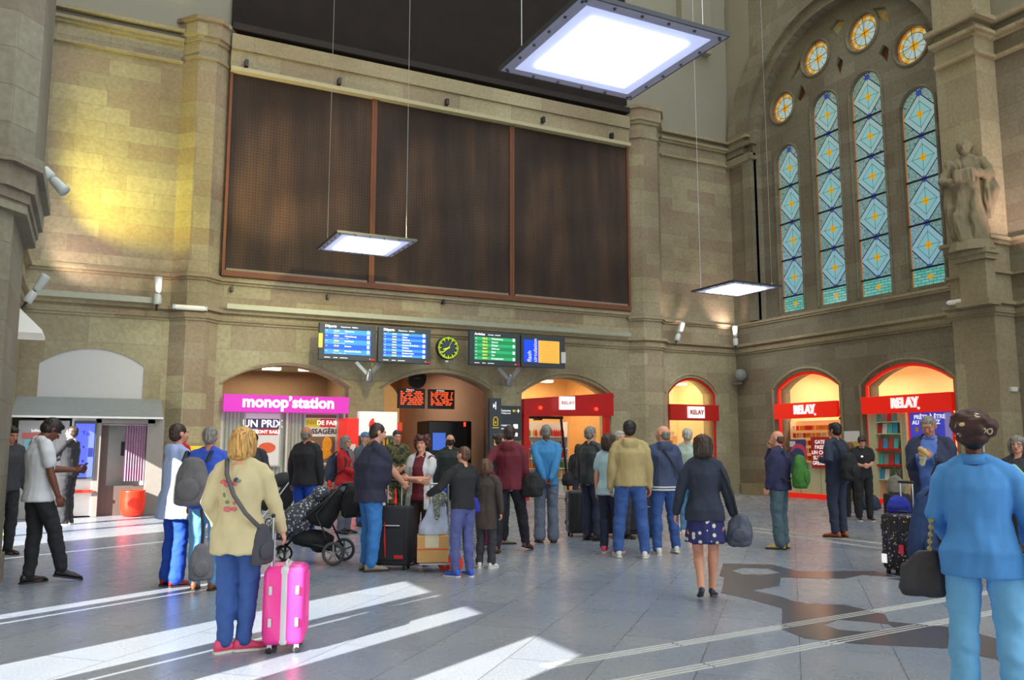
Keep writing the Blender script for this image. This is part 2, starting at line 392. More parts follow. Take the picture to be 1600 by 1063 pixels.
    if glasses:
        gl = MB()
        for q in (-1, 1):
            c = [S(hd((q*.033+.024*cos(t*pi/6), .096, 1.642+.018*sin(t*pi/6)))) for t in range(13)]
            gl.tube(c, .0022*s, 5); gl.tube([S(hd((q*.057, .094, 1.648))), S(hd((q*.082, .0, 1.65)))], .002*s, 5)
        gl.tube([S(hd((-.01, .097, 1.645))), S(hd((.01, .097, 1.645)))], .002*s, 5); gl.build('glasses', BLACK, root)
    # --- hair
    hk, hc = hair; hm = MB()
    if hk in ('short', 'crop', 'ring', 'bun'):
        o_ = .010 if hk == 'short' else .004
        if hk == 'ring': E((0, -.034, 1.640), (.080, .076, .060), hm); E((0, -.05, 1.60), (.068, .055, .05), hm)
        else:
            E((0, -.018, 1.674), (.078+o_, .094+o_, .084+o_), hm); E((0, -.040, 1.625), (.070+o_*.6, .066+o_, .07), hm)
            if hk == 'short': E((0, .045, 1.725), (.055, .045, .030), hm)
    elif hk == 'curly':
        for i in range(26):
            t = i*2.399; z = 1.60+.155*((i+.5)/26); rr = .088 if z < 1.69 else .088*sqrt(max(.1, 1-((z-1.69)/.09)**2))
            x, y = rr*cos(t), -.018+rr*sin(t)*1.1
            if y > .045 and z < 1.70: continue
            E((x, y, z), (.036, .036, .034), hm)
        E((0, -.015, 1.69), (.086, .10, .088), hm)
    elif hk in ('bob', 'long'):
        zb = 1.50 if hk == 'bob' else 1.43
        E((0, -.018, 1.682), (.092, .108, .090), hm)
        st = []
        for z, rx, ry in ((zb, .060, .035), (zb+.03, .098, .062), (1.57, .105, .076), (1.63, .100, .085), (1.70, .085, .08)):
            st.append((S(hd((0, -.045, z))), S(HR@V((rx, 0, 0))), S(HR@V((0, ry, 0)))))
        hm.loft(st, 18)
        for q in (-1, 1): hm.limb([S(hd((q*.070, .025, 1.72))), S(hd((q*.088, .022, 1.64))), S(hd((q*.086, .012, zb+.04)))], [.022*s, .026*s, .016*s], 8)
    if hk == 'bun': E((0, -.12, 1.70), (.045, .045, .045), hm)
    if hm.v:
        fuse('hair', hm, hairm(hc), root, .007*s, 2, (.008 if hk in ('bob', 'long') else .004 if hk != 'curly' else .012, 45 if hk != 'curly' else 30, 7 if hk != 'curly' else 30))
    if hat == 'cap':
        m_ = MB(); E((0, -.012, 1.70), (.088, .104, .070), m_); m_.loft([(S(hd((0, .05, 1.695))), S(HR@V((.07, 0, 0))), S(HR@V((0, .085, -.02)))), (S(hd((0, .05, 1.707))), S(HR@V((.07, 0, 0))), S(HR@V((0, .085, -.02))))])
        fuse('cap', m_, cloth('light_blue_cap', (96, 130, 168)), root, .008*s)
    if hat == 'scarf':
        m_ = MB(); E((0, -.02, 1.71), (.108, .125, .098), m_); E((0, -.07, 1.71), (.120, .105, .088), m_); E((0, -.03, 1.635), (.095, .098, .055), m_); E((.085, -.06, 1.69), (.055, .06, .065), m_); E((-.07, -.06, 1.73), (.05, .06, .05), m_)
        fuse('headscarf', m_, hat_mat(), root, .008*s, 2, (.014, 16, 22))
    # --- clothes
    if top:
        def sleeves(mb, ex, kind, add=0):
            for q, Sh, El, Wr in ((1, SHR, ER, WR), (-1, SHL, EL, WL)):
                k = (.88 if fem else 1)*(.5+.5*g)
                if kind == 'long': mb.limb([S(Sh-V((q*.035, 0, .0))), S(Sh.lerp(El, .25)), S(El), S(El.lerp(Wr, .3)), S(Wr-(Wr-El).normalized()*.01)], [(.055*k+ex)*s, (.057*k+ex)*s, (.051*k+ex)*s, (.046*k+ex)*s, (.036*k+ex*.7)*s], 14)
                elif kind == 'short': mb.limb([S(Sh-V((q*.035, 0, 0))), S(Sh.lerp(El, .3)), S(Sh.lerp(El, .62))], [(.064*k+ex)*s, (.062*k+ex)*s, (.060*k+ex)*s], 14)
                elif kind == 'cap': mb.limb([S(Sh-V((q*.035, 0, 0))), S(Sh.lerp(El, .12))], [(.06*k+ex)*s, (.052*k+ex)*s], 14)
        def toploft(mb, ex, hm_, hw=0.0):
            l = []
            for z, rx, ry, yo in tor:
                if z >= max(hm_+.03, .95) and z < 1.47: l.append((z, rx+ex*(1 if z < 1.38 else .5), ry+ex*(1 if z < 1.38 else .5), yo))
            z0 = l[0][0]; w = max(l[0][1], .172/gw*g if not fem else .178)+hw; dd = max(l[0][2], .128)+hw*.7
            lo = []; zz = hm_
            while zz < z0-.02:
                t = (zz-hm_)/(z0-hm_); lo.append((zz, w*(1-t)+l[0][1]*t+ex*.2, dd*(1-t)+l[0][2]*t+ex*.2, 0)); zz += .06
            T(lo+l, mb)
            mb.limb([S(sp((0, -.01, 1.43), 1)), S(sp((0, -.012, 1.478), 1))], [.085*s, (nk+.016)*s], 14, cap=False)
            for q in (-1, 1): mb.limb([S(sp((q*.045, -.018, 1.478), 1)), S(sp((q*.10, -.012, 1.45), 1)), S(sp((q*sh, 0, 1.42), 1))], [(.028+ex)*s, (.036+ex*.7)*s, (.040+ex*.4)*s])
        t_ = MB(); ex = .021 if topn == 'shirt' else .028
        if 'coat' in topn: ex = .032
        toploft(t_, ex, hem, pw); sleeves(t_, ex*.45, sleeve)
        if hood:
            t_.ell(S(sp((0, -.085, 1.44), 1)), (.115*s, .06*s, .085*s)); t_.limb([S(sp((.09, .02, 1.45), 1)), S(sp((.06, -.09, 1.49), 1)), S(sp((-.06, -.09, 1.49), 1)), S(sp((-.09, .02, 1.45), 1))], [.026*s, .036*s, .036*s, .026*s])
        to = fuse(topn, t_, top, root, .0115*s, 2, ((.012 if topn not in ('t_shirt',) else .008)*fold, 9, 5))
        if collar:
            cm = MB(); cm.loft([(S(sp((0, -.008, 1.455), 1)), S((.074+.014*g, 0, 0)), S((0, .068+.014*g, 0))), (S(sp((0, -.005, 1.515), 1)), S((.060+.012*g, 0, 0)), S((0, .062+.012*g, 0)))], 18); cm.build('collar', collar, to, smooth=True)
        if hemtrim:
            for dz, mm in hemtrim:
                w = .165*gw+ex+.02; dd = .118*g+ex+.02
                cm = MB(); cm.loft([(S(sp((0, 0, hem+dz), 0)), S((w, 0, 0)), S((0, dd, 0))), (S(sp((0, 0, hem+dz+.022), 0)), S((w, 0, 0)), S((0, dd, 0)))], 22); cm.build('hem_stripe', mm, to, smooth=True)
    if over:
        om, oh, osl, wcut, nm = over
        t_ = MB(); toploft(t_, .036, oh, .01); sleeves(t_, .020, osl)
        fuse(nm, t_, om, root, .0115*s, 2, (.010, 8, 5), cut=lambda p: p.y > .02*s+pelv.y and abs(p.x-pelv.x*s) < wcut*s*(1.1-.35*(p.z/s-oh)/(1.5-oh)))
    if scarf:
        m_ = MB(); m_.ell(S(sp((0, .01, 1.485), 1)), (.095*s, .095*s, .052*s)); m_.limb([S(sp((.03, .09, 1.48), 1)), S(sp((.02, .15, 1.35), 1)), S(sp((.02, .15, 1.2), 1))], [.04*s, .05*s, .045*s], fl=.5); m_.limb([S(sp((-.04, .09, 1.48), 1)), S(sp((-.03, .15, 1.3), 1))], [.04*s, .045*s], fl=.5)
        fuse('scarf', m_, scarf, root, .01*s, 2, (.012, 25, 12))
    if bottom:
        t_ = MB()
        T([(.84, .095, .085, 0)]+[(z, rx+.012, ry+.010, yo) for z, rx, ry, yo in tor if .87 < z < 1.0], t_)
        for q, hj, K, A in ((1, hR, KR, AR), (-1, hL, KL, AL)):
            k = (.5+.5*g)*(.93 if fem else 1); A2 = A+V((0, -.008, .012)); f1 = flare
            t_.limb([S(hj-V((0, 0, .02))), S(hj.lerp(K, .35)), S(K), S(K.lerp(A, .3)+V((0, -.008, 0))), S(K.lerp(A, .7)), S(A2)], [(.096*k+.004)*s, (.095*k)*s, (.076*k+f1*.3)*s, (.075*k+f1*.5)*s, (.067*k+f1)*s, (.063*k+f1*1.5)*s], 16)
        fuse('trousers', t_, bottom, root, .0115*s, 2, (.011, 9, 12))
    if skirt:
        t_ = MB(); T([(.60, .215, .16, 0), (.70, .205, .15, 0), (.82, .19, .135, -.005), (.93, .18, .125, -.01), (1.05, .15, .11, 0)], t_)
        fuse('skirt', t_, skirt, root, .0115*s, 2, (.016, 11, 2))
    if shoes:
        sm_, kind = shoes
        for q, A in ((1, AR), (-1, AL)):
            m_ = MB(); so = MB(); Rz = Matrix.Rotation(radians(-q*toe-fy), 3, 'Z'); lift = A.z-.085
            tilt = Matrix.Rotation(-min(.9, lift*5), 3, 'X')
            def fp(p): return S(Rz@tilt@(V(p)-V((0, .10, 0)))+Rz@V((0, .10, 0))+V((A.x, A.y, lift*.55)))
            def fs(lst, mb): mb.loft([(fp((0, y, z0+hh)), S(Rz@tilt@V((w, 0, 0))), S(Rz@tilt@V((0, 0, hh)))) for y, w, hh, z0 in lst], 14)
            hl = .03 if kind == 'heel' else 0
            if kind == 'heel': fs([(-.075, .012, .02, .02), (-.06, .030, .034, .03), (-.02, .032, .030, .028), (.06, .036, .020, .01), (.13, .040, .018, .004), (.175, .028, .013, .004), (.19, .008, .006, .006)], m_); so.limb([fp((0, -.055, .045)), fp((0, -.055, .003))], [.016*s, .013*s], 8, cap=False)
            else:
                fs([(-.085, .012, .03, .012), (-.07, .034, .042, .012), (-.02, .038, .048, .012), (.04, .040, .036, .012), (.10, .046, .026, .012), (.155, .042, .022, .012), (.19, .022, .014, .012), (.20, .006, .006, .016)], m_)
                if kind in ('sneaker', 'boot'): m_.limb([fp((0, -.03, .07)), fp((0, -.03, .10 if kind == 'sneaker' else .17))], [.044*s, .045*s], 12, cap=False)
                so.prism([(-.088, -.02), (-.07, -.038), (.02, -.042), (.11, -.050), (.17, -.040), (.205, -.012), (.205, .012), (.17, .040), (.11, .050), (.02, .042), (-.07, .038), (-.088, .02)], lambda y, x: fp((x, y, 0)), lambda y, x: fp((x, y, .018)))
            o = fuse('shoe', m_, sm_, root, .008*s, 1); so.build('sole', SOLE if kind == 'sneaker' else mat('dark_sole', (48, 40, 36)), o)
    return root, dict(S=S, sp=sp, hd=hd, WR=WR, WL=WL, SHR=SHR, SHL=SHL, ER=ER, EL=EL, s=s, az=az, P=P)
def stick(root, part, p, off=.002):
    o = [c for c in bpy.data.objects if c.parent == root and c.name.split('.')[0] == part][0]
    ok, loc, nrm, i = o.closest_point_on_mesh(V(p)); return o, loc+nrm*off, nrm
def patch(root, part, p, r, m, name='embroidery', s=1.0):
    o, l, n = stick(root, part, V(p)*s); b = MB(); R_ = n.to_track_quat('Z', 'Y').to_matrix(); b.ell(l, (r[0]*s, r[1]*s, .004), R_, 9, 5); return b.build(name, m, o, smooth=True)
def hat_mat():
    s = NT('brown_printed_scarf')
    v = s.n('ShaderNodeTexVoronoi'); v.feature = 'F1'; v.inputs['Scale'].default_value = 17; s.l(s.obj(), v.inputs[0])
    d = v.outputs['Distance']; ring = s.M('MULTIPLY', s.M('GREATER_THAN', d, .24), s.M('LESS_THAN', d, .36))
    pick = s.M('GREATER_THAN', s.noise(9), .5)
    s.l(s.mix(s.M('MULTIPLY', ring, pick), lin((72, 44, 38)), lin((214, 190, 150))), s.b.inputs['Base Color']); s.b.inputs['Roughness'].default_value = .6
    return s.m
def spots(name, base, cols, scale, th=.25, rough=.8):
    s = NT(name); v = s.n('ShaderNodeTexVoronoi'); v.feature = 'F1'; v.inputs['Scale'].default_value = scale; s.l(s.obj(), v.inputs[0])
    f = s.M('LESS_THAN', v.outputs['Distance'], th)
    sp_ = s.n('ShaderNodeSeparateColor'); s.l(v.outputs['Color'], sp_.inputs[0])
    n = len(cols); c = s.ramp(sp_.outputs[0], [(i/n, q) for i, q in enumerate(cols)], 'CONSTANT')
    s.l(s.mix(f, lin(base), c), s.b.inputs['Base Color']); s.b.inputs['Roughness'].default_value = rough
    return s.m
def camo():
    s = NT('camouflage_cloth'); n = s.noise(9, detail=2)
    s.l(s.ramp(n, [(0, (48, 46, 36)), (.43, (62, 78, 46)), (.52, (112, 98, 64)), (.6, (50, 66, 40))], 'CONSTANT'), s.b.inputs['Base Color']); s.b.inputs['Roughness'].default_value = .9
    return s.m
# ---------------------------------------------------------------- the room
XL, XR, YB = -1.4, 18.2, 20.4
fl = MB(); fl.box((-14, -14, -.12), (30, 34, 0)); struct(fl.build('floor', FLOOR))
# dark star inlay in the floor and tactile strips (measured on the floor)
def inlay(name, pts, m, z=.0015, holes=()):
    return plate(name, [G(*p).xy for p in pts], [[G(*p).xy for p in h] for h in holes], .003, lambda a, b, d: V((a, b, z+d)), m)
star = [(1130,881),(1206,883),(1248,893),(1365,893),(1400,902),(1348,899),(1318,905),(1220,903),(1218,916),(1176,923),(1220,933),(1240,940),(1262,944),(1320,946),(1356,954),(1383,961),(1389,972),(1420,975),(1490,981),(1512,986),(1600,1011),(1600,1034),(1552,1030),(1510,1021),(1480,1014),(1342,1007),(1258,998),(1222,984),(1222,951),(1176,938),(1127,927),(1132,903),(1124,900)]
struct(inlay('trim_1', star, DARKF, holes=[[(1143,892),(1160,888),(1200,889),(1220,896),(1190,899),(1160,898)], [(1286,977),(1310,969),(1350,972),(1388,976),(1400,983),(1350,988),(1312,985)]]))
struct(inlay('trim_2', [(1388,905),(1450,903),(1500,912),(1520,925),(1500,931),(1462,926),(1445,915),(1420,909)], DARKF))
def strip(i, a, b):
    A, B = G(*a), G(*b); d = (B-A).normalized(); n = V((-d.y, d.x, 0)); mb = MB()
    L = (B-A).length; k = 0.0
    while k < L:
        for q in (-.045, .0, .045):
            p = A+d*k+n*q*1.0; e = min(L, k+1.17); p2 = A+d*e+n*q
            mb.add([p+n*.011, p-n*.011, p2-n*.011, p2+n*.011, p+n*.008+_z*.004, p-n*.008+_z*.004, p2-n*.008+_z*.004, p2+n*.008+_z*.004], [(0,1,5,4),(1,2,6,5),(2,3,7,6),(3,0,4,7),(4,5,6,7)])
        k += 1.19
    o = struct(mb.build('trim_%d' % i, mat('pale_tactile_rib', (186, 188, 184), .4))); o['label'] = 'pale ribbed tactile guide strip set in the floor'
strip(3, (850,1042), (1640,910)); strip(4, (880,1082), (1640,941)); strip(5, (1150,822), (1380,850)); strip(6, (1000,806), (1380,858))

# back wall
fB = lambda a, b, d: V((a, YB+.3-d, b))
holes = [arch(-1.03, 1.03, 3.22, 3.58), arch(2.72, 5.72, 2.92, 3.40), arch(6.63, 9.68, 2.93, 3.38), arch(10.55, 13.45, 2.90, 3.38), arch(15.5, 17.32, 3.05, 3.54)]
holes = [[(x, max(z, .002)) for x, z in h] for h in holes]
struct(plate('wall_back', [(XL-.6, -.1), (XR+.6, -.1), (XR+.6, 4.55), (XL-.6, 4.55)], holes, .6, fB, STONE_B))
mb = MB(); mb.box((XL-.6, YB, 4.55), (XR+.6, YB+.6, 11.0)); struct(mb.build('wall_back_upper', STONE))
mb = MB(); mb.box((XL-.6, YB, 11.0), (XR+.6, YB+.6, 22)); struct(mb.build('wall_back_plaster', PLASTER))
# right wall
fR = lambda a, b, d: V((XR+.3-d, a, b))
bigarch = [(12.7, 5.3)]+[(16-3.3*cos(pi*i/36), 10.7+3.3*sin(pi*i/36)) for i in range(37)]+[(19.3, 5.3)]
rh = [arch(16.38, 18.76, 3.12, 3.58), arch(12.97, 15.58, 3.04, 3.53)]
rh = [[(x, max(z, .002)) for x, z in h] for h in rh]
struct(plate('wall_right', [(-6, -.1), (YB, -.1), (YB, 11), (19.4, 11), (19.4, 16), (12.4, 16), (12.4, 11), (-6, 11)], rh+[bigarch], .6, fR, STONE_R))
mb = MB(); mb.box((XR+.02, -6, 11), (XR+.6, 12.45, 22)); mb.box((XR+.02, 12.3, 16), (XR+.6, YB, 22)); mb.box((XR-.01, 19.3, 11), (XR+.6, YB, 16)); struct(mb.build('wall_right_plaster', PLASTER))
# left wall with the sunlit door openings
sunaz = radians(59.4); tanE = .488; SDX, SDY = sin(sunaz), cos(sunaz); K_ = SDY/SDX
XEND = 3.35; dshift = (XEND-XL)*K_; ztop = (XEND-XL)/SDX*tanE
ops = [(5.22, 6.02), (6.88, 7.36), (7.86, 8.02), (8.10, 8.98), (10.44, 10.62), (10.68, 11.04), (13.35, 13.5), (15.3, 15.5), (16.9, 18.6), (18.75, 21.6)]
lh = [[(a-dshift, .004), (a-dshift, ztop), (b-dshift, ztop), (b-dshift, .004)] for a, b in ops]
struct(plate('wall_left', [(-26, -.1), (YB, -.1), (YB, 40), (-26, 40)], lh, .2, lambda a, b, d: V((XL-.1+d, a, b)), STONE_T))
# near left pier with its capital
mb = MB(); mb.prism([(XL-.1, 9.1), (-.95, 9.1), (-.78, 9.35), (-.78, 10.9), (-.95, 11.15), (XL-.1, 11.15)], lambda a, b: V((a, b, 0)), lambda a, b: V((a, b, 3.9)))
mb.prism([(XL-.1, 9.1), (-.85, 9.1), (-.64, 9.35), (-.64, 10.9), (-.85, 11.15), (XL-.1, 11.15)], lambda a, b: V((a, b, 4.25)), lambda a, b: V((a, b, 8)))
struct(mb.build('trim_7', STONE_R))
mb = MB()
for z0, z1, e in ((3.72, 3.82, .03), (3.82, 3.92, .05), (3.92, 4.14, .09), (4.14, 4.26, .15)):
    mb.prism([(XL-.1, 9.1-e), (-.92+e, 9.1-e), (-.70+e, 9.35-e*.5), (-.70+e, 10.9+e*.5), (-.92+e, 11.15+e), (XL-.1, 11.15+e)], lambda a, b: V((a, b, z0)), lambda a, b: V((a, b, z1)))
mb.prism([(XL-.1, 9.05), (-.9, 9.05), (-.75, 9.32), (-.75, 10.93), (-.9, 11.2), (XL-.1, 11.2)], lambda a, b: V((a, b, 0)), lambda a, b: V((a, b, .3)))
struct(mb.build('trim_8', STONE_R))
# ceiling vault rib high on the right corner
mb = MB(); mb.box((16.2, YB-.25, 14.1), (17.4, YB, 22)); struct(mb.build('trim_9', PLASTER))

# pilasters
def pil(x0, x1, name, zt, m, d=.32):
    f = [(x0, YB), (x0+d, YB-d), (x1-d, YB-d), (x1, YB)]
    mb = MB(); mb.prism(f, lambda a, b: V((a, b, 0)), lambda a, b: V((a, b, zt)))
    for z0, z1, e in ((0, .3, .06), (zt-1.0, zt-.93, .05), (zt-.55, zt-.45, .06), (zt-.45, zt-.1, .12), (zt-.1, zt, .18)):
        g = [(x0-e, YB), (x0+d-e*.6, YB-d-e), (x1-d+e*.6, YB-d-e), (x1+e, YB)]
        mb.prism(g, lambda a, b: V((a, b, z0)), lambda a, b: V((a, b, z1)))
    return struct(mb.build(name, m))
pil(1.50, 2.55, 'trim_10', 11.55, STONE); pil(14.12, 15.38, 'trim_11', 11.75, STONE)
P1 = [(XL, 11), (XL, YB), (1.50, YB), (1.82, YB-.32), (2.23, YB-.32), (2.55, YB)]
P2 = [(2.55, YB), (14.12, YB)]
P3 = [(14.12, YB), (14.44, YB-.32), (15.06, YB-.32), (15.38, YB), (XR, YB), (XR, 19.38)]
P3b = P3[:-1]+[(XR, 12.75)]
P4 = [(XR, 12.85), (17.85, 12.5), (17.5, 12.4), (17.5, 11.4), (XR, 11.4), (XR, 3)]
def cornice(name, path, bands, m):
    mb = MB(); n = len(path); P = [V(p) for p in path]
    for z0, z1, e in bands:
        off = []
        for i in range(n):
            ds = []
            if i > 0: ds.append((P[i]-P[i-1]).normalized())
            if i < n-1: ds.append((P[i+1]-P[i]).normalized())
            ns = [V((d.y, -d.x)) for d in ds]
            if len(ns) == 2:
                h = (ns[0]+ns[1]); h = h/max(.35, h.dot(ns[0])) if h.length > .01 else ns[0]
            else: h = ns[0]
            off.append(P[i]+h*e)
        for i in range(n-1):
            q = [P[i], P[i+1], off[i+1], off[i]]
            mb.add([(*p, z0) for p in q]+[(*p, z1) for p in q], [(3,2,1,0),(4,5,6,7),(0,1,5,4),(1,2,6,5),(2,3,7,6),(3,0,4,7)])
    return struct(mb.build(name, m))
low = [(4.30, 4.36, .04), (4.36, 4.48, .09), (4.48, 4.54, .06), (4.54, 4.62, .17)]
mid = [(5.24, 5.30, .05), (5.30, 5.37, .12), (5.37, 5.42, .08)]
up = [(10.44, 10.50, .10), (10.90, 10.97, .08), (10.97, 11.04, .16), (11.18, 11.25, .2)]
cornice('trim_12', P1+P2[1:], low+mid, STONE_T); cornice('trim_13', P3b, low+[(5.14, 5.2, .05), (5.2, 5.26, .1)], STONE_T); cornice('trim_14', P4, low+[(5.24, 5.3, .1), (5.9, 5.98, .08), (5.98, 6.06, .15)], STONE_T)
cornice('trim_15', P1[:3], up, STONE_T); cornice('trim_16', P3[3:], up, STONE_T); cornice('trim_17', [(XR, 12.5), (17.85, 12.42), (17.5, 12.3)]+P4[3:], [(10.3, 10.38, .1), (10.75, 10.82, .1), (10.82, 10.9, .18), (11.1, 11.2, .26)], STONE_T)
cornice('trim_18', [(13.5, YB)]+P3b, [(0, .32, .07), (.32, .38, .03)], STONE_T) if False else None
cornice('trim_19', [(XR, 20.3), (XR, 18.85)], [(0, .32, .07)], STONE_T)
# right pier
mb = MB(); mb.prism([(XR, 12.85), (17.85, 12.5), (17.5, 12.4), (17.5, 11.4), (XR, 11.4)], lambda a, b: V((a, b, 0)), lambda a, b: V((a, b, 16)))
struct(mb.build('trim_20', STONE_T))
# arch ring of the big window
mb = MB()
for r0, r1, x0, x1 in ((3.3, 3.62, XR-.02, XR+.3), (3.62, 4.38, XR-.14, XR+.2)):
    for i in range(44):
        a0, a1 = pi*i/44, pi*(i+1)/44
        q = [(16-r*cos(a), 10.7+r*sin(a)) for r, a in ((r0, a0), (r1, a0), (r1, a1), (r0, a1))]
        mb.add([(x0, *p) for p in q]+[(x1, *p) for p in q], [(0,1,2,3),(7,6,5,4),(0,4,5,1),(1,5,6,2),(2,6,7,3),(3,7,4,0)])
mb.box((XR-.14, 19.3, 5.3), (XR+.1, 19.66, 10.4)); mb.box((XR-.2, 19.2, 10.4), (XR+.1, YB, 10.52)); mb.box((XR-.17, 19.3, 10.52), (XR+.1, YB, 10.64)); mb.box((XR-.2, 19.2, 10.9), (XR+.1, YB, 11.0))
mb.box((XR-.14, 12.4, 5.3), (XR+.1, 12.7, 10.4)); mb.box((XR-.2, 12.3, 10.4), (XR+.1, 12.8, 10.55))
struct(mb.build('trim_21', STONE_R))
# tracery with lancets and roundels
lan = [(17.76, 18.68, 10.55), (16.2, 17.18, 11.66), (14.74, 15.78, 11.66), (13.20, 14.22, 10.60)]
rnd_ = [(18.30, 11.80, .46), (16.92, 12.82, .50), (15.24, 12.84, .50), (13.75, 11.80, .50)]
def lanc(a, b, zt, z0=5.45, e=0):
    r = (b-a)/2+e; c = (a+b)/2; zs = zt-(b-a)/2
    return [(c-r, z0-e)]+[(c-r*cos(pi*i/16), zs+r*sin(pi*i/16)) for i in range(17)]+[(c+r, z0-e)]
def circ(c, z, r, n=28): return [(c+r*cos(2*pi*i/n), z+r*sin(2*pi*i/n)) for i in range(n)]
tris = [[(17.98, 12.5), (17.62, 12.92), (17.35, 13.12), (17.5, 12.72)], [(16.35, 13.45), (16.08, 13.62), (15.8, 13.45), (16.08, 13.1)], [(14.85, 13.35), (14.45, 13.2), (14.35, 12.62), (14.7, 13.0)],
        [(17.75, 11.9), (17.5, 12.25), (17.35, 11.9), (17.6, 11.7)], [(16.22, 12.3), (16.08, 12.5), (15.93, 12.3), (16.08, 11.85)], [(14.6, 12.2), (14.42, 12.0), (14.5, 11.6), (14.75, 12.0)]]
allh = [lanc(*l) for l in lan]+[circ(*c) for c in rnd_]+tris
outer = [(12.6, 5.2)]+[(16-3.4*cos(pi*i/36), 10.7+3.4*sin(pi*i/36)) for i in range(37)]+[(19.4, 5.2)]
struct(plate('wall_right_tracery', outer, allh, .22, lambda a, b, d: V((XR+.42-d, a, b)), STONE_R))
mb = MB()
for c in rnd_: mb.tube([(XR+.31, p[0], p[1]) for p in circ(c[0], c[1], c[2]+.03)+[circ(c[0], c[1], c[2]+.03)[0]]], .05, 6)
for l in lan: mb.tube([(XR+.31, p[0], p[1]) for p in lanc(*l, e=.03)], .045, 6)
struct(mb.build('trim_22', STONE_R))
def glass_l(i, yc, hw, z0, p):
    s = NT('leaded_lancet_glass_%d' % i); x = s.xyz(); u = s.M('ABSOLUTE', s.M('SUBTRACT', x[1], yc)); zz = s.M('SUBTRACT', x[2], z0)
    t = s.M('ABSOLUTE', s.M('SUBTRACT', s.M('FRACT', s.M('DIVIDE', zz, p)), .5))
    d = s.M('ADD', s.M('DIVIDE', u, hw*1.02), s.M('MULTIPLY', t, 2.0))
    v = s.n('ShaderNodeTexVoronoi'); v.feature = 'DISTANCE_TO_EDGE'; v.inputs['Scale'].default_value = 10; s.l(s.comb(x[1], x[2]), v.inputs[0])
    bgl = s.M('LESS_THAN', v.outputs['Distance'], .03)
    hgt = s.M('DIVIDE', s.M('SUBTRACT', x[2], 5.4), 7.5, clamp=True)
    bg = s.ramp(hgt, [(0, (158, 198, 206)), (.5, (164, 194, 184)), (1, (174, 188, 160))])
    pale = s.ramp(hgt, [(0, (146, 194, 214)), (.5, (158, 196, 198)), (1, (178, 198, 182))])
    tint = s.ramp(s.noise(1.1), [(.35, (235, 240, 255)), (.65, (200, 215, 205))]); bg = s.mix(1.0, bg, tint, 'MULTIPLY')
    col = s.mix(bgl, bg, lin((70, 90, 90)))
    def band(a, w): return s.M('LESS_THAN', s.M('ABSOLUTE', s.M('SUBTRACT', d, a)), w)
    inn = s.M('LESS_THAN', d, .98); col = s.mix(inn, col, pale)
    col = s.mix(band(.62, .022), col, lin((66, 88, 92))); 
    col = s.mix(s.M('MULTIPLY', s.M('LESS_THAN', d, .62), s.M('LESS_THAN', s.M('MINIMUM', u, s.M('MULTIPLY', t, p)), .009)), col, lin((66, 88, 92)))
    col = s.mix(s.M('LESS_THAN', d, .62), col, s.mix(.5, col, lin((130, 204, 206))))
    col = s.mix(s.M('LESS_THAN', s.M('MAXIMUM', s.M('DIVIDE', u, .085), s.M('DIVIDE', s.M('MULTIPLY', t, p), .085)), 1.0), col, lin((236, 180, 40)))
    col = s.mix(s.M('LESS_THAN', s.M('MINIMUM', u, s.M('MULTIPLY', t, p)), .006), col, s.mix(.5, col, lin((60, 70, 70))))
    col = s.mix(band(1.0, .034), col, lin((28, 38, 66)))
    cr = s.M('SUBTRACT', .5, t); rr = s.M('ADD', s.M('MULTIPLY', u, u), s.M('MULTIPLY', s.M('MULTIPLY', cr, p), s.M('MULTIPLY', cr, p)))
    col = s.mix(s.M('LESS_THAN', rr, .0075), col, lin((64, 84, 170)))
    low_ = s.M('LESS_THAN', zz, 0.0)
    w = s.n('ShaderNodeTexBrick'); s.l(s.comb(x[1], x[2]), w.inputs['Vector']); w.inputs['Scale'].default_value = 1; w.inputs['Brick Width'].default_value = .22; w.inputs['Row Height'].default_value = .075
    w.inputs['Mortar Size'].default_value = .006; w.inputs['Color1'].default_value = lin((96, 190, 172)); w.inputs['Color2'].default_value = lin((136, 208, 200)); w.inputs['Mortar'].default_value = lin((30, 70, 74))
    zc = s.M('ABSOLUTE', s.M('ADD', zz, .24))
    col2 = s.mix(s.M('LESS_THAN', s.M('ADD', u, zc), .10), w.outputs[0], lin((222, 176, 60)))
    col = s.mix(low_, col, col2)
    edge = s.M('GREATER_THAN', u, hw*.93); col = s.mix(edge, col, lin((196, 128, 70)))
    s.l(s.mix(1.0, col, (.35, .35, .35, 1), 'MULTIPLY'), s.b.inputs['Base Color']); s.l(col, s.b.inputs['Emission Color']); s.b.inputs['Emission Strength'].default_value = .62; s.b.inputs['Roughness'].default_value = .25
    return s.m
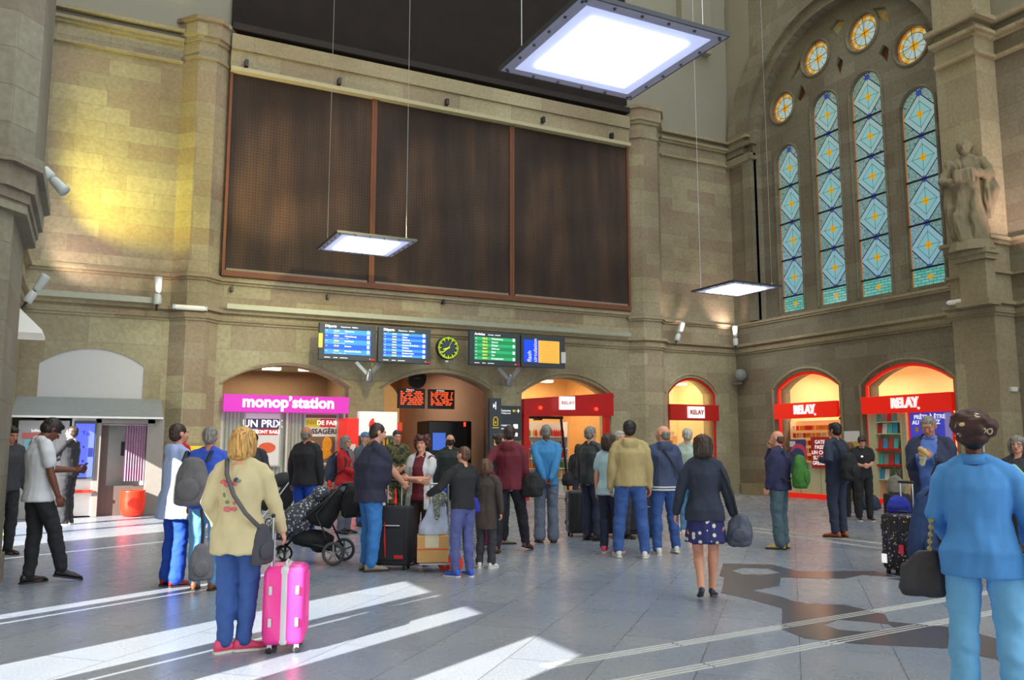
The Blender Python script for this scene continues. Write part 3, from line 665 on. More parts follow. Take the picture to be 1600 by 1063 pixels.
def glass_r(i, yc, zc, R):
    s = NT('leaded_roundel_glass_%d' % i); x = s.xyz(); a = s.M('SUBTRACT', x[1], yc); b_ = s.M('SUBTRACT', x[2], zc)
    r = s.M('DIVIDE', s.M('SQRT', s.M('ADD', s.M('MULTIPLY', a, a), s.M('MULTIPLY', b_, b_))), R); th = s.M('DIVIDE', s.M('ARCTAN2', b_, a), 2*pi)
    f = s.M('FRACT', s.M('MULTIPLY', th, 10.0)); ray_ = s.M('LESS_THAN', s.M('ABSOLUTE', s.M('SUBTRACT', f, .5)), .035)
    col = s.mix(ray_, lin((186, 206, 200)), lin((60, 72, 72)))
    ringc = s.mix(s.M('GREATER_THAN', s.M('FRACT', s.M('ADD', s.M('MULTIPLY', th, 10.0), .25)), .5), lin((206, 204, 150)), lin((232, 164, 34)))
    col = s.mix(s.M('GREATER_THAN', r, .68), col, ringc)
    for q, w in ((.68, .015), (.92, .02)): col = s.mix(s.M('LESS_THAN', s.M('ABSOLUTE', s.M('SUBTRACT', r, q)), w), col, lin((70, 60, 40)))
    col = s.mix(s.M('GREATER_THAN', r, .93), col, lin((206, 120, 44)))
    dd = s.M('ADD', s.M('ABSOLUTE', a), s.M('ABSOLUTE', b_)); col = s.mix(s.M('LESS_THAN', dd, .15), col, lin((240, 172, 22)))
    s.l(s.mix(1.0, col, (.3, .3, .3, 1), 'MULTIPLY'), s.b.inputs['Base Color']); s.l(col, s.b.inputs['Emission Color']); s.b.inputs['Emission Strength'].default_value = .68; s.b.inputs['Roughness'].default_value = .25
    return s.m
fG = lambda a, b, d: V((XR+.44+d, a, b))
LEAD = mat('dark_glazing_bar', (44, 44, 50), .5)
for i, (a, b, zt) in enumerate(lan):
    p = (zt-.1-5.92)/(4 if i in (0, 3) else 5); z0 = 5.92
    o = struct(plate('window_%d' % (i+1), lanc(a-.03, b+.03, zt+.03), [], .02, fG, glass_l(i, (a+b)/2, (b-a)/2, z0, p)))
    mb = MB(); k = 0
    while z0+k*p < zt-.3:
        mb.box((XR+.39, a, z0+k*p-.022), (XR+.43, b, z0+k*p+.022)); k += 1
    mb.build('glazing_bar', LEAD, o)
for i, (c, z, r) in enumerate(rnd_):
    o = struct(plate('window_%d' % (i+5), circ(c, z, r+.03), [], .02, fG, glass_r(i, c, z, r)))
    mb = MB(); mb.tube([(XR+.4, c+r, z-.1*r), (XR+.4, c-r, z+.1*r)], .008, 5); mb.tube([(XR+.4, c-.1*r, z-r), (XR+.4, c+.1*r, z+r)], .008, 5); mb.build('glazing_bar', LEAD, o)
AMB = spots('amber_glass', (196, 176, 120), [(226, 150, 40), (150, 190, 160), (214, 190, 120)], 7, .38)
for i, t in enumerate(tris): struct(plate('window_%d' % (i+9), t, [], .02, fG, AMB if i < 3 else mat('dim_amber_glass', (104, 66, 46), .4)))
# mouldings round the shop arches
def arcm(name, pts, r, f, m): mb = MB(); mb.tube([f(*p) for p in pts], r, 6); return struct(mb.build(name, m))
E2 = lambda a, b: V((a, YB-.01, b))
k = 23
for x0, x1, zs, zt in ((2.66, 5.78, 2.92, 3.46), (6.5, 9.8, 2.93, 3.5), (10.42, 13.58, 2.9, 3.5), (15.4, 17.42, 3.05, 3.64)):
    arcm('trim_%d' % k, [p for p in arch(x0, x1, zs, zt)[1:-1]], .035, E2, STONE_T); k += 1
for x0, x1, zs, zt in ((16.3, 18.84, 3.14, 3.68), (12.89, 15.66, 3.06, 3.63)):
    arcm('trim_%d' % k, arch(x0, x1, zs, zt), .04, lambda a, b: V((XR-.01, a, b)), STONE_T); k += 1

# dark acoustic panels
for i, (x0, x1) in enumerate(((2.56, 6.18), (6.18, 10.18), (10.18, 14.12))):
    r = empty('acoustic_panel', ((x0+x1)/2, YB, 5.42), 0, ['left of the three tall brown perforated panels beside the lit pilaster', 'middle of the three tall brown perforated panels above the train boards', 'right of the three tall brown perforated panels, darkest, beside the right pilaster'][i], 'panel', 'perforated brown panels high on the back wall')
    c = -V(r.location)
    a = MB(); a.box(c+V((x0+.06, YB-.10, 5.5)), c+V((x1-.06, YB-.04, 10.42))); a.build('perforated_board', MESHP if i < 2 else MESHP, r).data.transform(Matrix.Identity(4))
    f = MB(); w = .07
    f.box(c+V((x0, YB-.16, 5.42)), c+V((x0+w, YB-.02, 10.44))); f.box(c+V((x1-w, YB-.16, 5.42)), c+V((x1, YB-.02, 10.44))); f.box(c+V((x0, YB-.17, 5.42)), c+V((x1, YB-.02, 5.56)))
    f.build('frame', WOODR, r, bevel=.008)
    n = MB(); n.box(c+V((x0+.1, YB-.14, 5.56)), c+V((x1-.1, YB-.1, 5.62))); n.build('sill_strip', mat('grey_sill', (140, 128, 108), .7), r)
mb = MB(); mb.box((2.56, YB-.2, 10.46), (14.12, YB, 11.0)); mb.box((2.56, YB-.26, 11.0), (14.12, YB, 11.38)); struct(mb.build('trim_40', STONE_T))
mb = MB(); mb.box((2.56, YB-.3, 10.44), (14.12, YB-.05, 10.54)); struct(mb.build('trim_41', mat('pale_stone_strip', (186, 178, 146), .8)))
r = empty('felt_panel', (8.3, YB, 11.4), 0, 'huge dark felt panel filling the wall above the stone beam', 'panel'); c = -V(r.location)
mb = MB(); mb.box(c+V((2.56, YB-.12, 11.48)), c+V((14.12, YB-.02, 18))); mb.build('board', DARKP, r)
mb = MB(); mb.box(c+V((2.56, YB-.28, 11.5)), c+V((14.12, YB-.1, 11.66))); mb.build('bottom_rail', mat('dark_rail', (38, 30, 28), .8), r)

# perforated cable tray on the cornice
r = struct(MB().box((XL+.1, YB-.3, 4.63), (1.3, YB-.22, 4.76)).build('cable_tray', GALV)); r['kind'] = 'thing'; tag(r, 'perforated metal cable tray on the cornice above the ticket corner', 'cable tray')
r = MB().box((2.7, YB-.3, 4.63), (14.0, YB-.22, 4.75)).build('cable_tray', GALV); tag(r, 'long perforated metal cable tray running above the train boards', 'cable tray')

# ---------------------------------------------------------------- light
w = bpy.data.worlds.new('hall_ambient'); sc.world = w; w.use_nodes = True
wb = w.node_tree.nodes['Background']; wb.inputs[0].default_value = (.93, .98, 1.0, 1); wb.inputs[1].default_value = 2.3
sun = bpy.data.lights.new('sun', 'SUN'); so = bpy.data.objects.new('sun', sun); C.objects.link(so); sun.energy = 21; sun.angle = radians(.5); sun.color = (1, .96, .88)
so.rotation_euler = V((SDX, SDY, -tanE)).to_track_quat('-Z', 'Y').to_euler()
def spot(name, loc, tgt, e, col, ang=60, r=.1, blend=.6):
    l = bpy.data.lights.new(name, 'SPOT'); o = bpy.data.objects.new(name, l); C.objects.link(o); l.energy = e; l.color = col; l.spot_size = radians(ang); l.spot_blend = blend; l.shadow_soft_size = r
    o.location = loc; o.rotation_euler = (V(tgt)-V(loc)).to_track_quat('-Z', 'Y').to_euler(); return o
def area(name, loc, rot, e, col, sx, sy):
    l = bpy.data.lights.new(name, 'AREA'); o = bpy.data.objects.new(name, l); C.objects.link(o); l.energy = e; l.color = col; l.shape = 'RECTANGLE'; l.size = sx; l.size_y = sy
    o.location = loc; o.rotation_euler = rot; return o
spot('flood', (-1.0, 18.6, 5.6), (1.7, 20.3, 8.6), 800, (1, .90, .12), 85)
spot('flood', (-.9, 19.4, 5.0), (.2, 20.4, 6.2), 90, (1, .72, .6), 100)
spot('flood', (1.25, 19.9, 4.9), (1.0, 20.4, 5.6), 14, (1, .7, .6), 110)
spot('flood', (3.2, 17.5, 4.9), (4.0, 20.4, 9.0), 420, (1, .66, .42), 60)
spot('flood', (15.75, 19.9, 4.9), (15.6, 20.4, 6.5), 110, (1, .66, .6), 90)
spot('flood', (17.7, 19.9, 4.9), (17.7, 20.4, 6.2), 90, (1, .7, .62), 90)
spot('flood', (17.2, 9.8, 5.2), (18.2, 10.8, 7.5), 300, (1, .66, .6), 80)
spot('flood', (5, 14, 6.5), (4.5, 20.4, 4), 700, (1, .86, .35), 70)
# ---------------------------------------------------------------- shops behind the arches
def room(name, x0, x1, y0, y1, zt, wall, ceil, right=False):
    mb = MB(); t = .05
    if not right:
        mb.box((x0-t, y1, 0), (x1+t, y1+t, zt)); mb.box((x0-t, y0, 0), (x0, y1, zt)); mb.box((x1, y0, 0), (x1+t, y1, zt))
        struct(mb.build(name, wall)); c = MB(); c.box((x0, y0, zt), (x1, y1, zt+t)); struct(c.build('ceiling', ceil))
    else:
        mb.box((y1, x0-t, 0), (y1+t, x1+t, zt)); mb.box((y0, x0-t, 0), (y1, x0, zt)); mb.box((y0, x1, 0), (y1, x1+t, zt))
        struct(mb.build(name, wall)); c = MB(); c.box((y0, x0, zt), (y1, x1, zt+t)); struct(c.build('ceiling', ceil))
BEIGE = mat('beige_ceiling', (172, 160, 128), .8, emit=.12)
CORR = mat('brown_corridor_wall', (186, 150, 124), .9, var=.12, scale=1.5)
room('wall_shop', 2.5, 5.95, 21.0, 23.5, 3.5, mat('shop_back', (150, 120, 90), .8), BEIGE)
room('wall_niche', -1.2, 1.2, 20.95, 21.4, 3.7, mat('niche_white', (196, 196, 196), .8), BEIGE)
room('wall_corridor', 6.3, 9.95, 21.0, 29, 3.9, CORR, CORR)
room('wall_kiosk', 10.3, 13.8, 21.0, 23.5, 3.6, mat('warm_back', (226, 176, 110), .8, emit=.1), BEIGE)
room('wall_bookshop', 15.3, 17.6, 21.0, 22.6, 3.7, WARM, WARM)
room('wall_newsagent', 12.7, 19.0, 18.8, 21.6, 3.75, WARM, WARM, right=True)
area('shop_light', (4.2, 22.2, 3.4), (0, 0, 0), 60, (1, .86, .66), 2, 1.5)
area('shop_light', (8.2, 24.5, 3.8), (0, 0, 0), 75, (1, .86, .7), 2, 3)
area('shop_light', (12, 22.2, 3.5), (0, 0, 0), 70, (1, .85, .6), 2, 1.5)
area('shop_light', (16.4, 21.8, 3.6), (0, 0, 0), 35, (1, .88, .70), 1.5, 1)
area('shop_light', (20.2, 17.5, 3.6), (0, 0, 0), 60, (1, .88, .70), 1.5, 2); area('shop_light', (20.2, 14.3, 3.6), (0, 0, 0), 60, (1, .88, .70), 1.5, 2)
i = 0
for x, y in ((3.2, 21.8), (4.1, 21.9), (5.0, 21.8), (11.6, 22.2), (12.4, 22.4), (16.0, 21.6), (16.8, 21.5)):
    o = MB().box((x-.22, y-.1, 3.40), (x+.22, y+.1, 3.46)).build('ceiling_spotlight', WARML); tag(o, 'small warm ceiling light seen through an arch over a shop sign', 'ceiling light', 'ceiling lights inside the shops on the back wall')
for x, y in ((19.4, 18.2), (20.1, 17.6), (19.6, 16.9), (19.3, 15.0), (19.6, 14.4), (19.4, 13.9), (19.8, 13.3)):
    o = MB().box((x-.1, y-.16, 3.62), (x+.1, y+.16, 3.68)).build('ceiling_spotlight', WARML); tag(o, 'small bright ceiling light inside the newsagent behind the red signs', 'ceiling light', 'ceiling lights inside the newsagent')

# purple shop front
PURPLE = mat('purple_sign_panel', (206, 40, 186), .45, emit=.35, var=.03)
r = empty('shop_sign', (4.2, YB-.12, 2.45), 0, 'purple fascia sign with white lettering above the shuttered shop window', 'sign')
MB().box((-1.47, -.08, -.2), (1.47, .08, .2)).build('panel', PURPLE, r)
text("monop\u2019station", .37, (.02, -.10, .03), RM, LIGHTW, r, bold=.014, sx=1.0)
def slats():
    s = NT('vertical_slat_shutter'); x = s.xyz(); f = s.M('FRACT', s.M('DIVIDE', x[0], .085))
    s.l(s.ramp(f, [(0, (96, 88, 82)), (.18, (176, 172, 160)), (.7, (196, 192, 178)), (.9, (120, 112, 104))]), s.b.inputs['Base Color']); s.b.inputs['Roughness'].default_value = .6
    return s.m
SL = slats()
r = empty('slatted_shop_window', (4.2, YB+.12, 0), 0, 'glazed shop window closed by grey vertical slats under the purple sign', 'shop window')
MB().box((-1.47, .06, .02), (1.47, .1, 2.3)).build('slat_blind', SL, r)
m_ = MB()
for x in (-1.47, .02, 1.42): m_.box((x, -.04, 0), (x+.05, .05, 2.3))
m_.box((-1.47, -.04, 0), (1.47, .05, .08)); m_.build('frame', mat('pale_frame', (206, 204, 200), .5), r)
m_ = MB(); m_.box((-1.42, .0, .08), (1.42, .008, 2.26)); m_.build('glass_pane', mat('tinted_glass', (170, 190, 190), .05, alpha=.14), r)
def poster(name, label, cx, cz, w, h, Y, col, parts, rot='M', cat='poster', frame=None):
    if rot == 'M': r = empty(name, (cx, Y, cz), 0, label, cat)
    else: r = empty(name, (Y, cx, cz), -pi/2, label, cat)
    MB().box((-w/2, -.012, -h/2), (w/2, .012, h/2)).build('sheet', col, r)
    if frame:
        f = MB(); e = .035
        f.box((-w/2-e, -.03, -h/2-e), (w/2+e, .01, -h/2)); f.box((-w/2-e, -.03, h/2), (w/2+e, .01, h/2+e)); f.box((-w/2-e, -.03, -h/2), (-w/2, .01, h/2)); f.box((w/2, -.03, -h/2), (w/2+e, .01, h/2)); f.build('frame', frame, r)
    for i, p in enumerate(parts):
        if p[0] == 'b': MB().box((p[1], -.016-i*.001, p[2]), (p[3], -.012, p[4])).build('printed_block', p[5], r)
        elif p[0] == 'e':
            m_ = MB(); m_.lathe((p[1], -.012, p[2]), [(p[3], 0), (p[3], .006+i*.001)], 22, Matrix.Rotation(pi/2, 3, 'X')@Matrix.Diagonal((1, p[4], 1))); m_.build('printed_shape', p[5], r)
        else: text(p[1], p[4], (p[2], -.02-i*.001, p[3]), RM, p[5], r, bold=p[6] if len(p) > 6 else .004, ext=.002, sx=p[7] if len(p) > 7 else 1)
    return r
PW = mat('poster_white', (226, 226, 228), .5, var=.02); PNAVY = mat('poster_navy', (58, 56, 108), .5); PRED = mat('poster_red', (214, 44, 34), .5); PYEL = mat('poster_yellow', (226, 206, 30), .5)
PORG = mat('poster_orange', (236, 158, 40), .5, var=.3, scale=14); PBRN = mat('poster_brown', (122, 96, 78), .6, var=.3, scale=9); PDK = mat('poster_dark_ink', (52, 54, 60), .5)
poster('poster', 'white poster reading UN PRIX with an orange oval in the purple-signed shop', 3.67, 1.62, .80, 1.22, YB+.08, PW, [('b', -.38, .24, .38, .48, PNAVY), ('t', 'UN PRIX', 0, .36, .24, LIGHTW, .006), ('b', -.1, .10, .36, .24, PRED), ('t', 'SONT RAILS', .13, .17, .105, LIGHTW), ('e', .12, -.2, .2, .62, mat('poster_tomato', (226, 96, 50), .5))], frame=mat('poster_frame', (176, 176, 176), .4))
poster('poster', 'food poster reading DE FAIM PASSAGÈRE with a sandwich picture', 5.06, 1.62, .76, 1.2, YB+.08, PW, [('b', -.38, .52, .38, .6, PBRN), ('b', -.36, .30, -.02, .5, PYEL), ('b', -.02, .30, .36, .5, PRED), ('t', 'ENVIES', -.19, .40, .14, mat('olive_ink', (150, 140, 20), .5)), ('t', 'DE FAIM', .17, .40, .15, LIGHTW), ('t', 'PASSAGÈRE', 0, .19, .17, PDK, .004), ('b', -.36, -.56, .36, .07, PBRN), ('e', -.02, -.35, .3, .45, PORG), ('e', .16, -.12, .12, 1.6, PORG), ('e', -.2, -.18, .08, 1.8, PYEL)], frame=mat('poster_frame', (176, 176, 176), .4))
# white infill of the left arch, canopy and ticket kiosk
o = struct(plate('trim_50', [(x, z) for x, z in arch(-1.03, 1.03, 3.22, 3.58, 2.4)], [], .04, lambda a, b, d: V((a, YB+.05-d, b)), mat('white_infill', (196, 196, 196), .8, var=.03)))
r = empty('kiosk_canopy', (-.05, YB, 2.0), 0, 'grey sloping metal canopy above the ticket machines and photo booth', 'canopy')
m_ = MB(); m_.prism([(0, .50), (-.95, .08), (-.95, .03), (0, .03)], lambda y, z: V((-1.42, y, z)), lambda y, z: V((1.46, y, z))); m_.build('roof', mat('grey_canopy_metal', (140, 146, 146), .5), r)
m_ = MB(); m_.box((-1.42, -.97, .03), (1.46, -.94, .07)); m_.build('edge_strip', WHITE, r)
KG = mat('grey_kiosk_panel', (132, 126, 120), .5); KD = mat('dark_kiosk_panel', (88, 74, 68), .6)
r = empty('photo_booth', (.68, YB-.45, 0), 0, 'grey photo booth with a half drawn striped purple curtain', 'photo booth')
m_ = MB(); m_.box((-.56, -.28, 0), (-.44, .3, 2.03)); m_.box((.44, -.28, 0), (.78, .3, 2.03)); m_.box((-.56, -.28, 1.93), (.6, .3, 2.03)); m_.build('frame', KG, r, bevel=.01)
MB().box((-.44, .2, 0), (.44, .25, 1.95)).build('back_panel', mat('booth_grey_back', (176, 176, 172), .6), r)
MB().box((-.44, -.1, 0), (.44, .0, .62)).build('lower_panel', KD, r); MB().box((-.44, -.12, 0), (-.30, -.02, 1.93)).build('side_panel', KD, r)
m_ = MB(); pts = []
for i in range(41): pts.append((.02+.40*i/40, -.2+.028*sin(i*1.25)))
m_.prism(pts+[(x, y+.012) for x, y in reversed(pts)], lambda x, y: V((x, y, .72)), lambda x, y: V((x, y, 1.9)))
m_.build('curtain', mat('mauve_curtain', (156, 122, 148), .8, var=.25, scale=10), r, smooth=False)
MB().tube([(-.44, -.2, 1.91), (.44, -.2, 1.91)], .012).build('curtain_rail', STEEL, r)
MB().box((-.04, .17, 1.25), (.04, .2, 1.55)).build('mirror', BLACK, r)
r = empty('bucket_stool', (1.02-.12, YB-.95, 0), 0, 'round red plastic tub stool in front of the photo booth curtain', 'stool')
MB().lathe((0, 0, 0), [(.14, 0), (.20, .03), (.245, .2), (.25, .36), (.235, .5), (.245, .53), (.235, .54), (.21, .5), (.2, .47), (.02, .46)], 28).build('tub', mat('orange_red_tub', (238, 50, 22), .35, emit=.1), r, smooth=True)
r = empty('display_screen', (-.08, YB-.72, 0), 0, 'tall blue lit advertising screen between ticket machine and photo booth', 'screen')
MB().box((-.24, .0, .03), (.24, .5, 2.03)).build('white_cabinet', mat('white_cabinet', (214, 212, 206), .5), r)
BLS = mat('blue_screen', (78, 92, 236), .3, emit=.75, var=.08, scale=2)
MB().box((-.20, -.05, .78), (.22, .0, 1.98)).build('bezel', DGREY, r); MB().box((-.17, -.06, .82), (.19, -.05, 1.92)).build('lit_panel', BLS, r)
text('Tu\nde Mario', .11, (.02, -.07, 1.66), RM, mat('navy_ink', (30, 34, 110), .4), r, bold=0) if False else text('Tu', .12, (.02, -.07, 1.72), RM, mat('navy_ink', (30, 34, 110), .4), r)
ic = MB()
for x, z in ((-.11, 1.45), (-.11, 1.2), (.13, 1.33)): ic.box((x-.045, -.068, z-.09), (x+.045, -.06, z+.09))
ic.ell((.0, -.062, 1.44), (.02, .006, .02)); ic.ell((.0, -.062, 1.15), (.02, .006, .03)); ic.build('icons', mat('navy_ink', (30, 34, 110), .4), r)
MB().box((-.24, -.09, .50), (.22, -.04, .56)).build('red_bar', RED, r)
r = empty('ticket_machine', (-.78, YB-.75, 0), 0, 'grey ticket machine with small screen and keypad under the canopy', 'ticket machine')
MB().box((-.5, 0, 0), (.42, .7, 1.98)).build('cabinet', mat('silver_kiosk', (160, 158, 160), .45), r, bevel=.01)
MB().box((-.38, -.03, 1.3), (.02, 0, 1.6)).build('screen', mat('ticket_screen', (96, 140, 150), .2, emit=.5), r); MB().box((-.42, -.02, 1.62), (.1, 0, 1.72)).build('header_sign', mat('pinkish_header', (190, 90, 84), .4), r)
text('billets', .09, (-.16, -.03, 1.77), RM, LIGHTW, r); MB().box((-.1, -.03, .8), (.15, 0, 1.05)).build('keypad', DGREY, r); MB().box((.18, -.02, .15), (.4, 0, 1.9)).build('side_door', mat('silver_kiosk', (160, 158, 160), .45), r)
MB().box((-.42, -.04, 1.08), (-.12, 0, 1.2)).build('card_slot', RED, r)
# vending machine
r = empty('vending_machine', (5.92, YB-1.0, 0), 0, 'tall drinks vending machine with white header and red droplet emblem', 'vending machine')
m_ = MB(); m_.box((-.62, -.35, 0), (-.33, .4, 2.1)); m_.box((.60, -.35, 0), (.70, .4, 1.95)); m_.build('red_side', REDS, r, bevel=.01)
MB().box((-.33, -.2, .0), (.6, .4, 2.1)).build('cabinet', mat('white_vending', (206, 206, 206), .4), r)
MB().box((-.33, -.38, 1.7), (.6, -.2, 2.26)).build('header', mat('white_header', (235, 235, 235), .4, emit=.3), r, bevel=.015)
m_ = MB(); m_.ell((.0, -.385, 1.94), (.115, .012, .10), nu=18); m_.limb([(-.04, -.386, 2.0), (.0, -.386, 2.08), (.02, -.386, 2.12)], [.06, .04, .012], fl=.2); fuse('droplet_emblem', m_, REDS, r, .01)
MB().box((-.28, -.24, .5), (.55, -.21, 1.68)).build('window', mat('dark_glass_front', (50, 66, 52), .15), r)
m_ = MB()
for z in (1.42, 1.12, .82, .55): m_.box((-.28, -.3, z), (.55, -.24, z+.03))
m_.build('shelf', mat('lime_shelf', (150, 190, 60), .5, emit=.15), r)
bc = [mat('bottle_%s' % n, c, .3) for n, c in (('green', (70, 130, 50)), ('amber', (214, 150, 40)), ('red', (200, 50, 40)), ('blue', (60, 100, 190)), ('cream', (226, 214, 180)), ('teal', (50, 150, 140)))]
def bottle(m, lab, grp):
    o = MB().lathe((0, 0, 0), [(.028, 0), (.032, .01), (.032, .13), (.012, .175), (.012, .2)], 10).build('bottle', m, smooth=True); return tag(o, lab, 'bottle', grp)
bp = [bottle(bc[i], 'small drink bottle standing behind the vending machine glass', 'bottles in the vending machine') for i in range(2)]
first = [True, True]
for zi, z in enumerate((1.45, 1.15)):
    for i in range(9):
        k = (i//2+zi) % 2; o = bp[k] if first[k] else bp[k].copy()
        if not first[k]: C.objects.link(o)
        first[k] = False; o.location = (5.70+i*.088, YB-1.27, z)
MB().box((-.55, -.37, .9), (-.4, -.35, 1.5)).build('coin_panel', mat('pale_coin_panel', (214, 206, 200), .5), r)
# corridor things
def ledboard(label, x, z, Y, w=.62, h=.5):
    r = empty('led_board', (x, Y, z), 0, label, 'led board'); MB().box((-w/2, -.05, -h/2), (w/2, .05, h/2)).build('case', BLACK, r)
    m_ = MB(); random.seed(int(x*10))
    for i in range(8):
        zz = h/2-.1-i*.05; xx = -w/2+.06
        while xx < w/2-.1:
            L = random.uniform(.03, .12); m_.box((xx, -.06, zz), (min(xx+L, w/2-.05), -.05, zz+.026)); xx += L+random.choice((.02, .03, .09))
    m_.build('orange_text_rows', mat('orange_led', (255, 84, 30), .4, emit=1.6, var=0), r)
    text('Départs' if 'left' in label else 'Arrivées', .07, (-.05, -.06, h/2-.035), RM, LIGHTW, r)
ledboard('left of two hanging black boards with orange train times in the corridor', 8.0, 2.78, 22.2, .78, .55); ledboard('right of two hanging black boards with orange train times in the corridor', 8.9, 2.78, 22.2, .78, .55)
r = empty('wall_clock', (8.45, 23.0, 3.42), 0, 'dim round black clock hanging inside the corridor arch', 'clock')
MB().lathe((0, 0, 0), [(.02, .05), (.28, .05), (.3, 0), (.28, -.05), (.02, -.05)], 28, Matrix.Rotation(pi/2, 3, 'X')).build('case', mat('dark_bronze', (52, 56, 50), .5), r, smooth=False)
MB().box((-.09, -.062, -.02), (.1, -.05, .02)).build('hands', mat('dim_hands', (120, 120, 104), .5), r)
MB().tube([(0, 0, .28), (0, 0, .5)], .02).build('rod', BLACK, r)
r = empty('information_booth', (8.8, 21.8, 0), 0, 'tall black glossy booth with a small blue screen inside the corridor', 'booth')
MB().box((-.55, -.3, 0), (.75, .6, 2.15)).build('cabinet', mat('gloss_black', (20, 20, 22), .2), r, bevel=.03); MB().box((-.42, -.33, 1.35), (-.05, -.3, 1.82)).build('screen', mat('blue_small_screen', (60, 100, 200), .3, emit=.7), r); MB().box((.5, -.33, 2.0), (.55, -.3, 2.12)).build('indicator', mat('red_led', (240, 60, 40), .4, emit=2), r)
r = empty('back_lit_opening', (9.3, 28.9, 0), 0, 'arched glazed doorway glowing orange at the end of the corridor', 'doorway')
plate('pane', arch(-1.2, .6, 3.0, 3.8, 2.3), [], .04, lambda a, b, d: V((a, -.2+d, b)), mat('amber_daylight', (206, 160, 100), .5, emit=.5), r); MB().box((-1.3, -.4, 2.0), (.7, -.2, 2.3)).build('lintel_sign', mat('orange_sign', (220, 110, 60), .5, emit=.5), r)
r = empty('direction_totem', (9.56, YB-.35, 0), 0, 'tall charcoal totem with yellow pictograms beside the corridor arch', 'totem')
MB().box((-.17, -.06, 0), (.17, .06, 2.72)).build('post', DGREY, r, bevel=.01); YI = mat('yellow_pictogram', (232, 196, 30), .4, emit=.3)
m_ = MB(); m_.box((-.01, -.07, 2.42), (.012, -.06, 2.62)); m_.box((-.07, -.07, 2.5), (.0, -.06, 2.53)); m_.box((-.07, -.07, 2.46), (-.045, -.06, 2.57)); m_.build('arrow', LIGHTW, r)
m_ = MB(); m_.tube([(-.06, -.066, 2.0), (-.06, -.066, 2.16), (-.03, -.066, 2.22), (.03, -.066, 2.22), (.06, -.066, 2.16), (.06, -.066, 2.0), (-.06, -.066, 2.0)], .012, 5); m_.box((-.09, -.07, 1.93), (.09, -.06, 1.95))
m_.ell((0, -.064, 1.70), (.03, .006, .03)); m_.box((-.035, -.07, 1.48), (.035, -.06, 1.66)); m_.box((-.09, -.07, 1.40), (.09, -.06, 1.42)); m_.ell((0, -.064, 2.08), (.02, .006, .03)); m_.build('pictogram', YI, r)
r = empty('direction_sign', (10.12, YB-.03, 2.08), 0, 'charcoal wall sign with white lines of text left of the corner shop', 'sign')
MB().box((-.42, -.03, -.46), (.38, .0, .46)).build('panel', DGREY, r)
for s_, z, q in (("salle d'attente", .33, .09), ('Waiting room', .26, .05), ('Accueil voyageurs', -.06, .075), ('handicapés', -.15, .075), ('Espace Affaires Toilettes', -.31, .06), ('Business area', -.37, .04)): text(s_, q, (.06, -.034, z), RM, LIGHTW, r, align='RIGHT')
m_ = MB(); m_.box((.12, -.036, .3), (.2, -.03, .36)); m_.build('yellow_symbol', YI, r)
m_ = MB(); m_.box((.28, -.036, .27), (.30, -.03, .38)); m_.box((.24, -.036, .32), (.34, -.03, .34)); m_.box((.14, -.036, -.15), (.28, -.03, -.03)); m_.box((.15, -.036, -.36), (.27, -.03, -.26)); m_.build('white_symbol', LIGHTW, r)
# corner shop on the back wall (angled red fascia) and the small one
def shelfunit(name, label, loc, rz, w, zs, prod, grp, cols, d=.28, top=2.1, colr=None, n=None, kind='packet'):
    r = empty(name, loc, rz, label, 'shelves')
    m_ = MB(); m_.box((-w/2-.03, -.02, 0), (w/2+.03, d, .06)); m_.box((-w/2-.03, d-.03, 0), (w/2+.03, d, top))
    m_.box((-w/2-.03, -.02, 0), (-w/2, d, top)); m_.box((w/2, -.02, 0), (w/2+.03, d, top)); m_.build('carcass', colr or WHITE, r)
    rt = Matrix.Rotation(rz, 3, 'Z'); protos = {}
    for z in zs:
        MB().box((-w/2, -.02, z-.025), (w/2, d, z)).build('shelf', colr or WHITE, r)
        x = -w/2+.06
        while x < w/2-.05:
            ci = random.randrange(len(cols)); 
            if ci not in protos:
                if kind == 'bottle': o = MB().lathe((0, 0, 0), [(.032, 0), (.034, .01), (.034, .15), (.012, .2), (.012, .22)], 9).build('bottle', cols[ci], smooth=True)
                elif kind == 'magazine': o = MB().cbox((0, 0, .13), (.07, .006, .13), Matrix.Rotation(-.15, 3, 'X')).build('magazine', cols[ci])
                else: o = MB().box((-.035, -.03, 0), (.035, .03, .14)).build('packet', cols[ci], bevel=.006)
                tag(o, prod, kind, grp); protos[ci] = o
            else: o = protos[ci].copy(); C.objects.link(o)
            o.location = V(loc)+rt@V((x, .06, z)); o.rotation_euler = (0, 0, rz)
            if kind == 'bottle': x += .078
            elif kind == 'magazine': x += .16
            else: x += random.choice((.085, .1, .14))
    return r
r = empty('shop_sign', (12.0, YB-.1, 2.62), 0, 'deep red fascia with small tilted white sign on the open shop beside the corridor', 'sign')
m_ = MB(); m_.prism([(-1.46, -.35), (-1.46, .12), (1.44, .36), (1.44, -.30)], lambda x, z: V((x, -.06, z)), lambda x, z: V((x, .1, z))); m_.build('panel', mat('deep_red_fascia', (176, 22, 22), .4, emit=.12), r)
MB().box((-.42, -.34, -.16), (.0, -.1, .20), rz=-.35).build('tilted_box_sign', LIGHTW, r); text('RELAY', .13, (-.25, -.36, .02), (pi/2, 0, -.35), mat('red_lettering', (200, 40, 40), .5), r)
m_ = MB(); m_.box((-1.46, -.05, -2.6), (-1.3, .1, -.3)); m_.box((1.15, -.05, -2.6), (1.3, .1, -.3)); m_.build('red_jamb', REDM, r)
for x in (-1.0, -.3, .8): o = MB().ell((x, -.14, -.12), (.06, .05, .05)).build('spot_lamp', mat('hot_red_lamp', (255, 60, 30), .4, emit=2), r)
r = empty('fridge_cabinet', (11.55, 21.6, 0), 0, 'open shop doorway partition with dark sloping frame by the drinks shelves', 'partition')
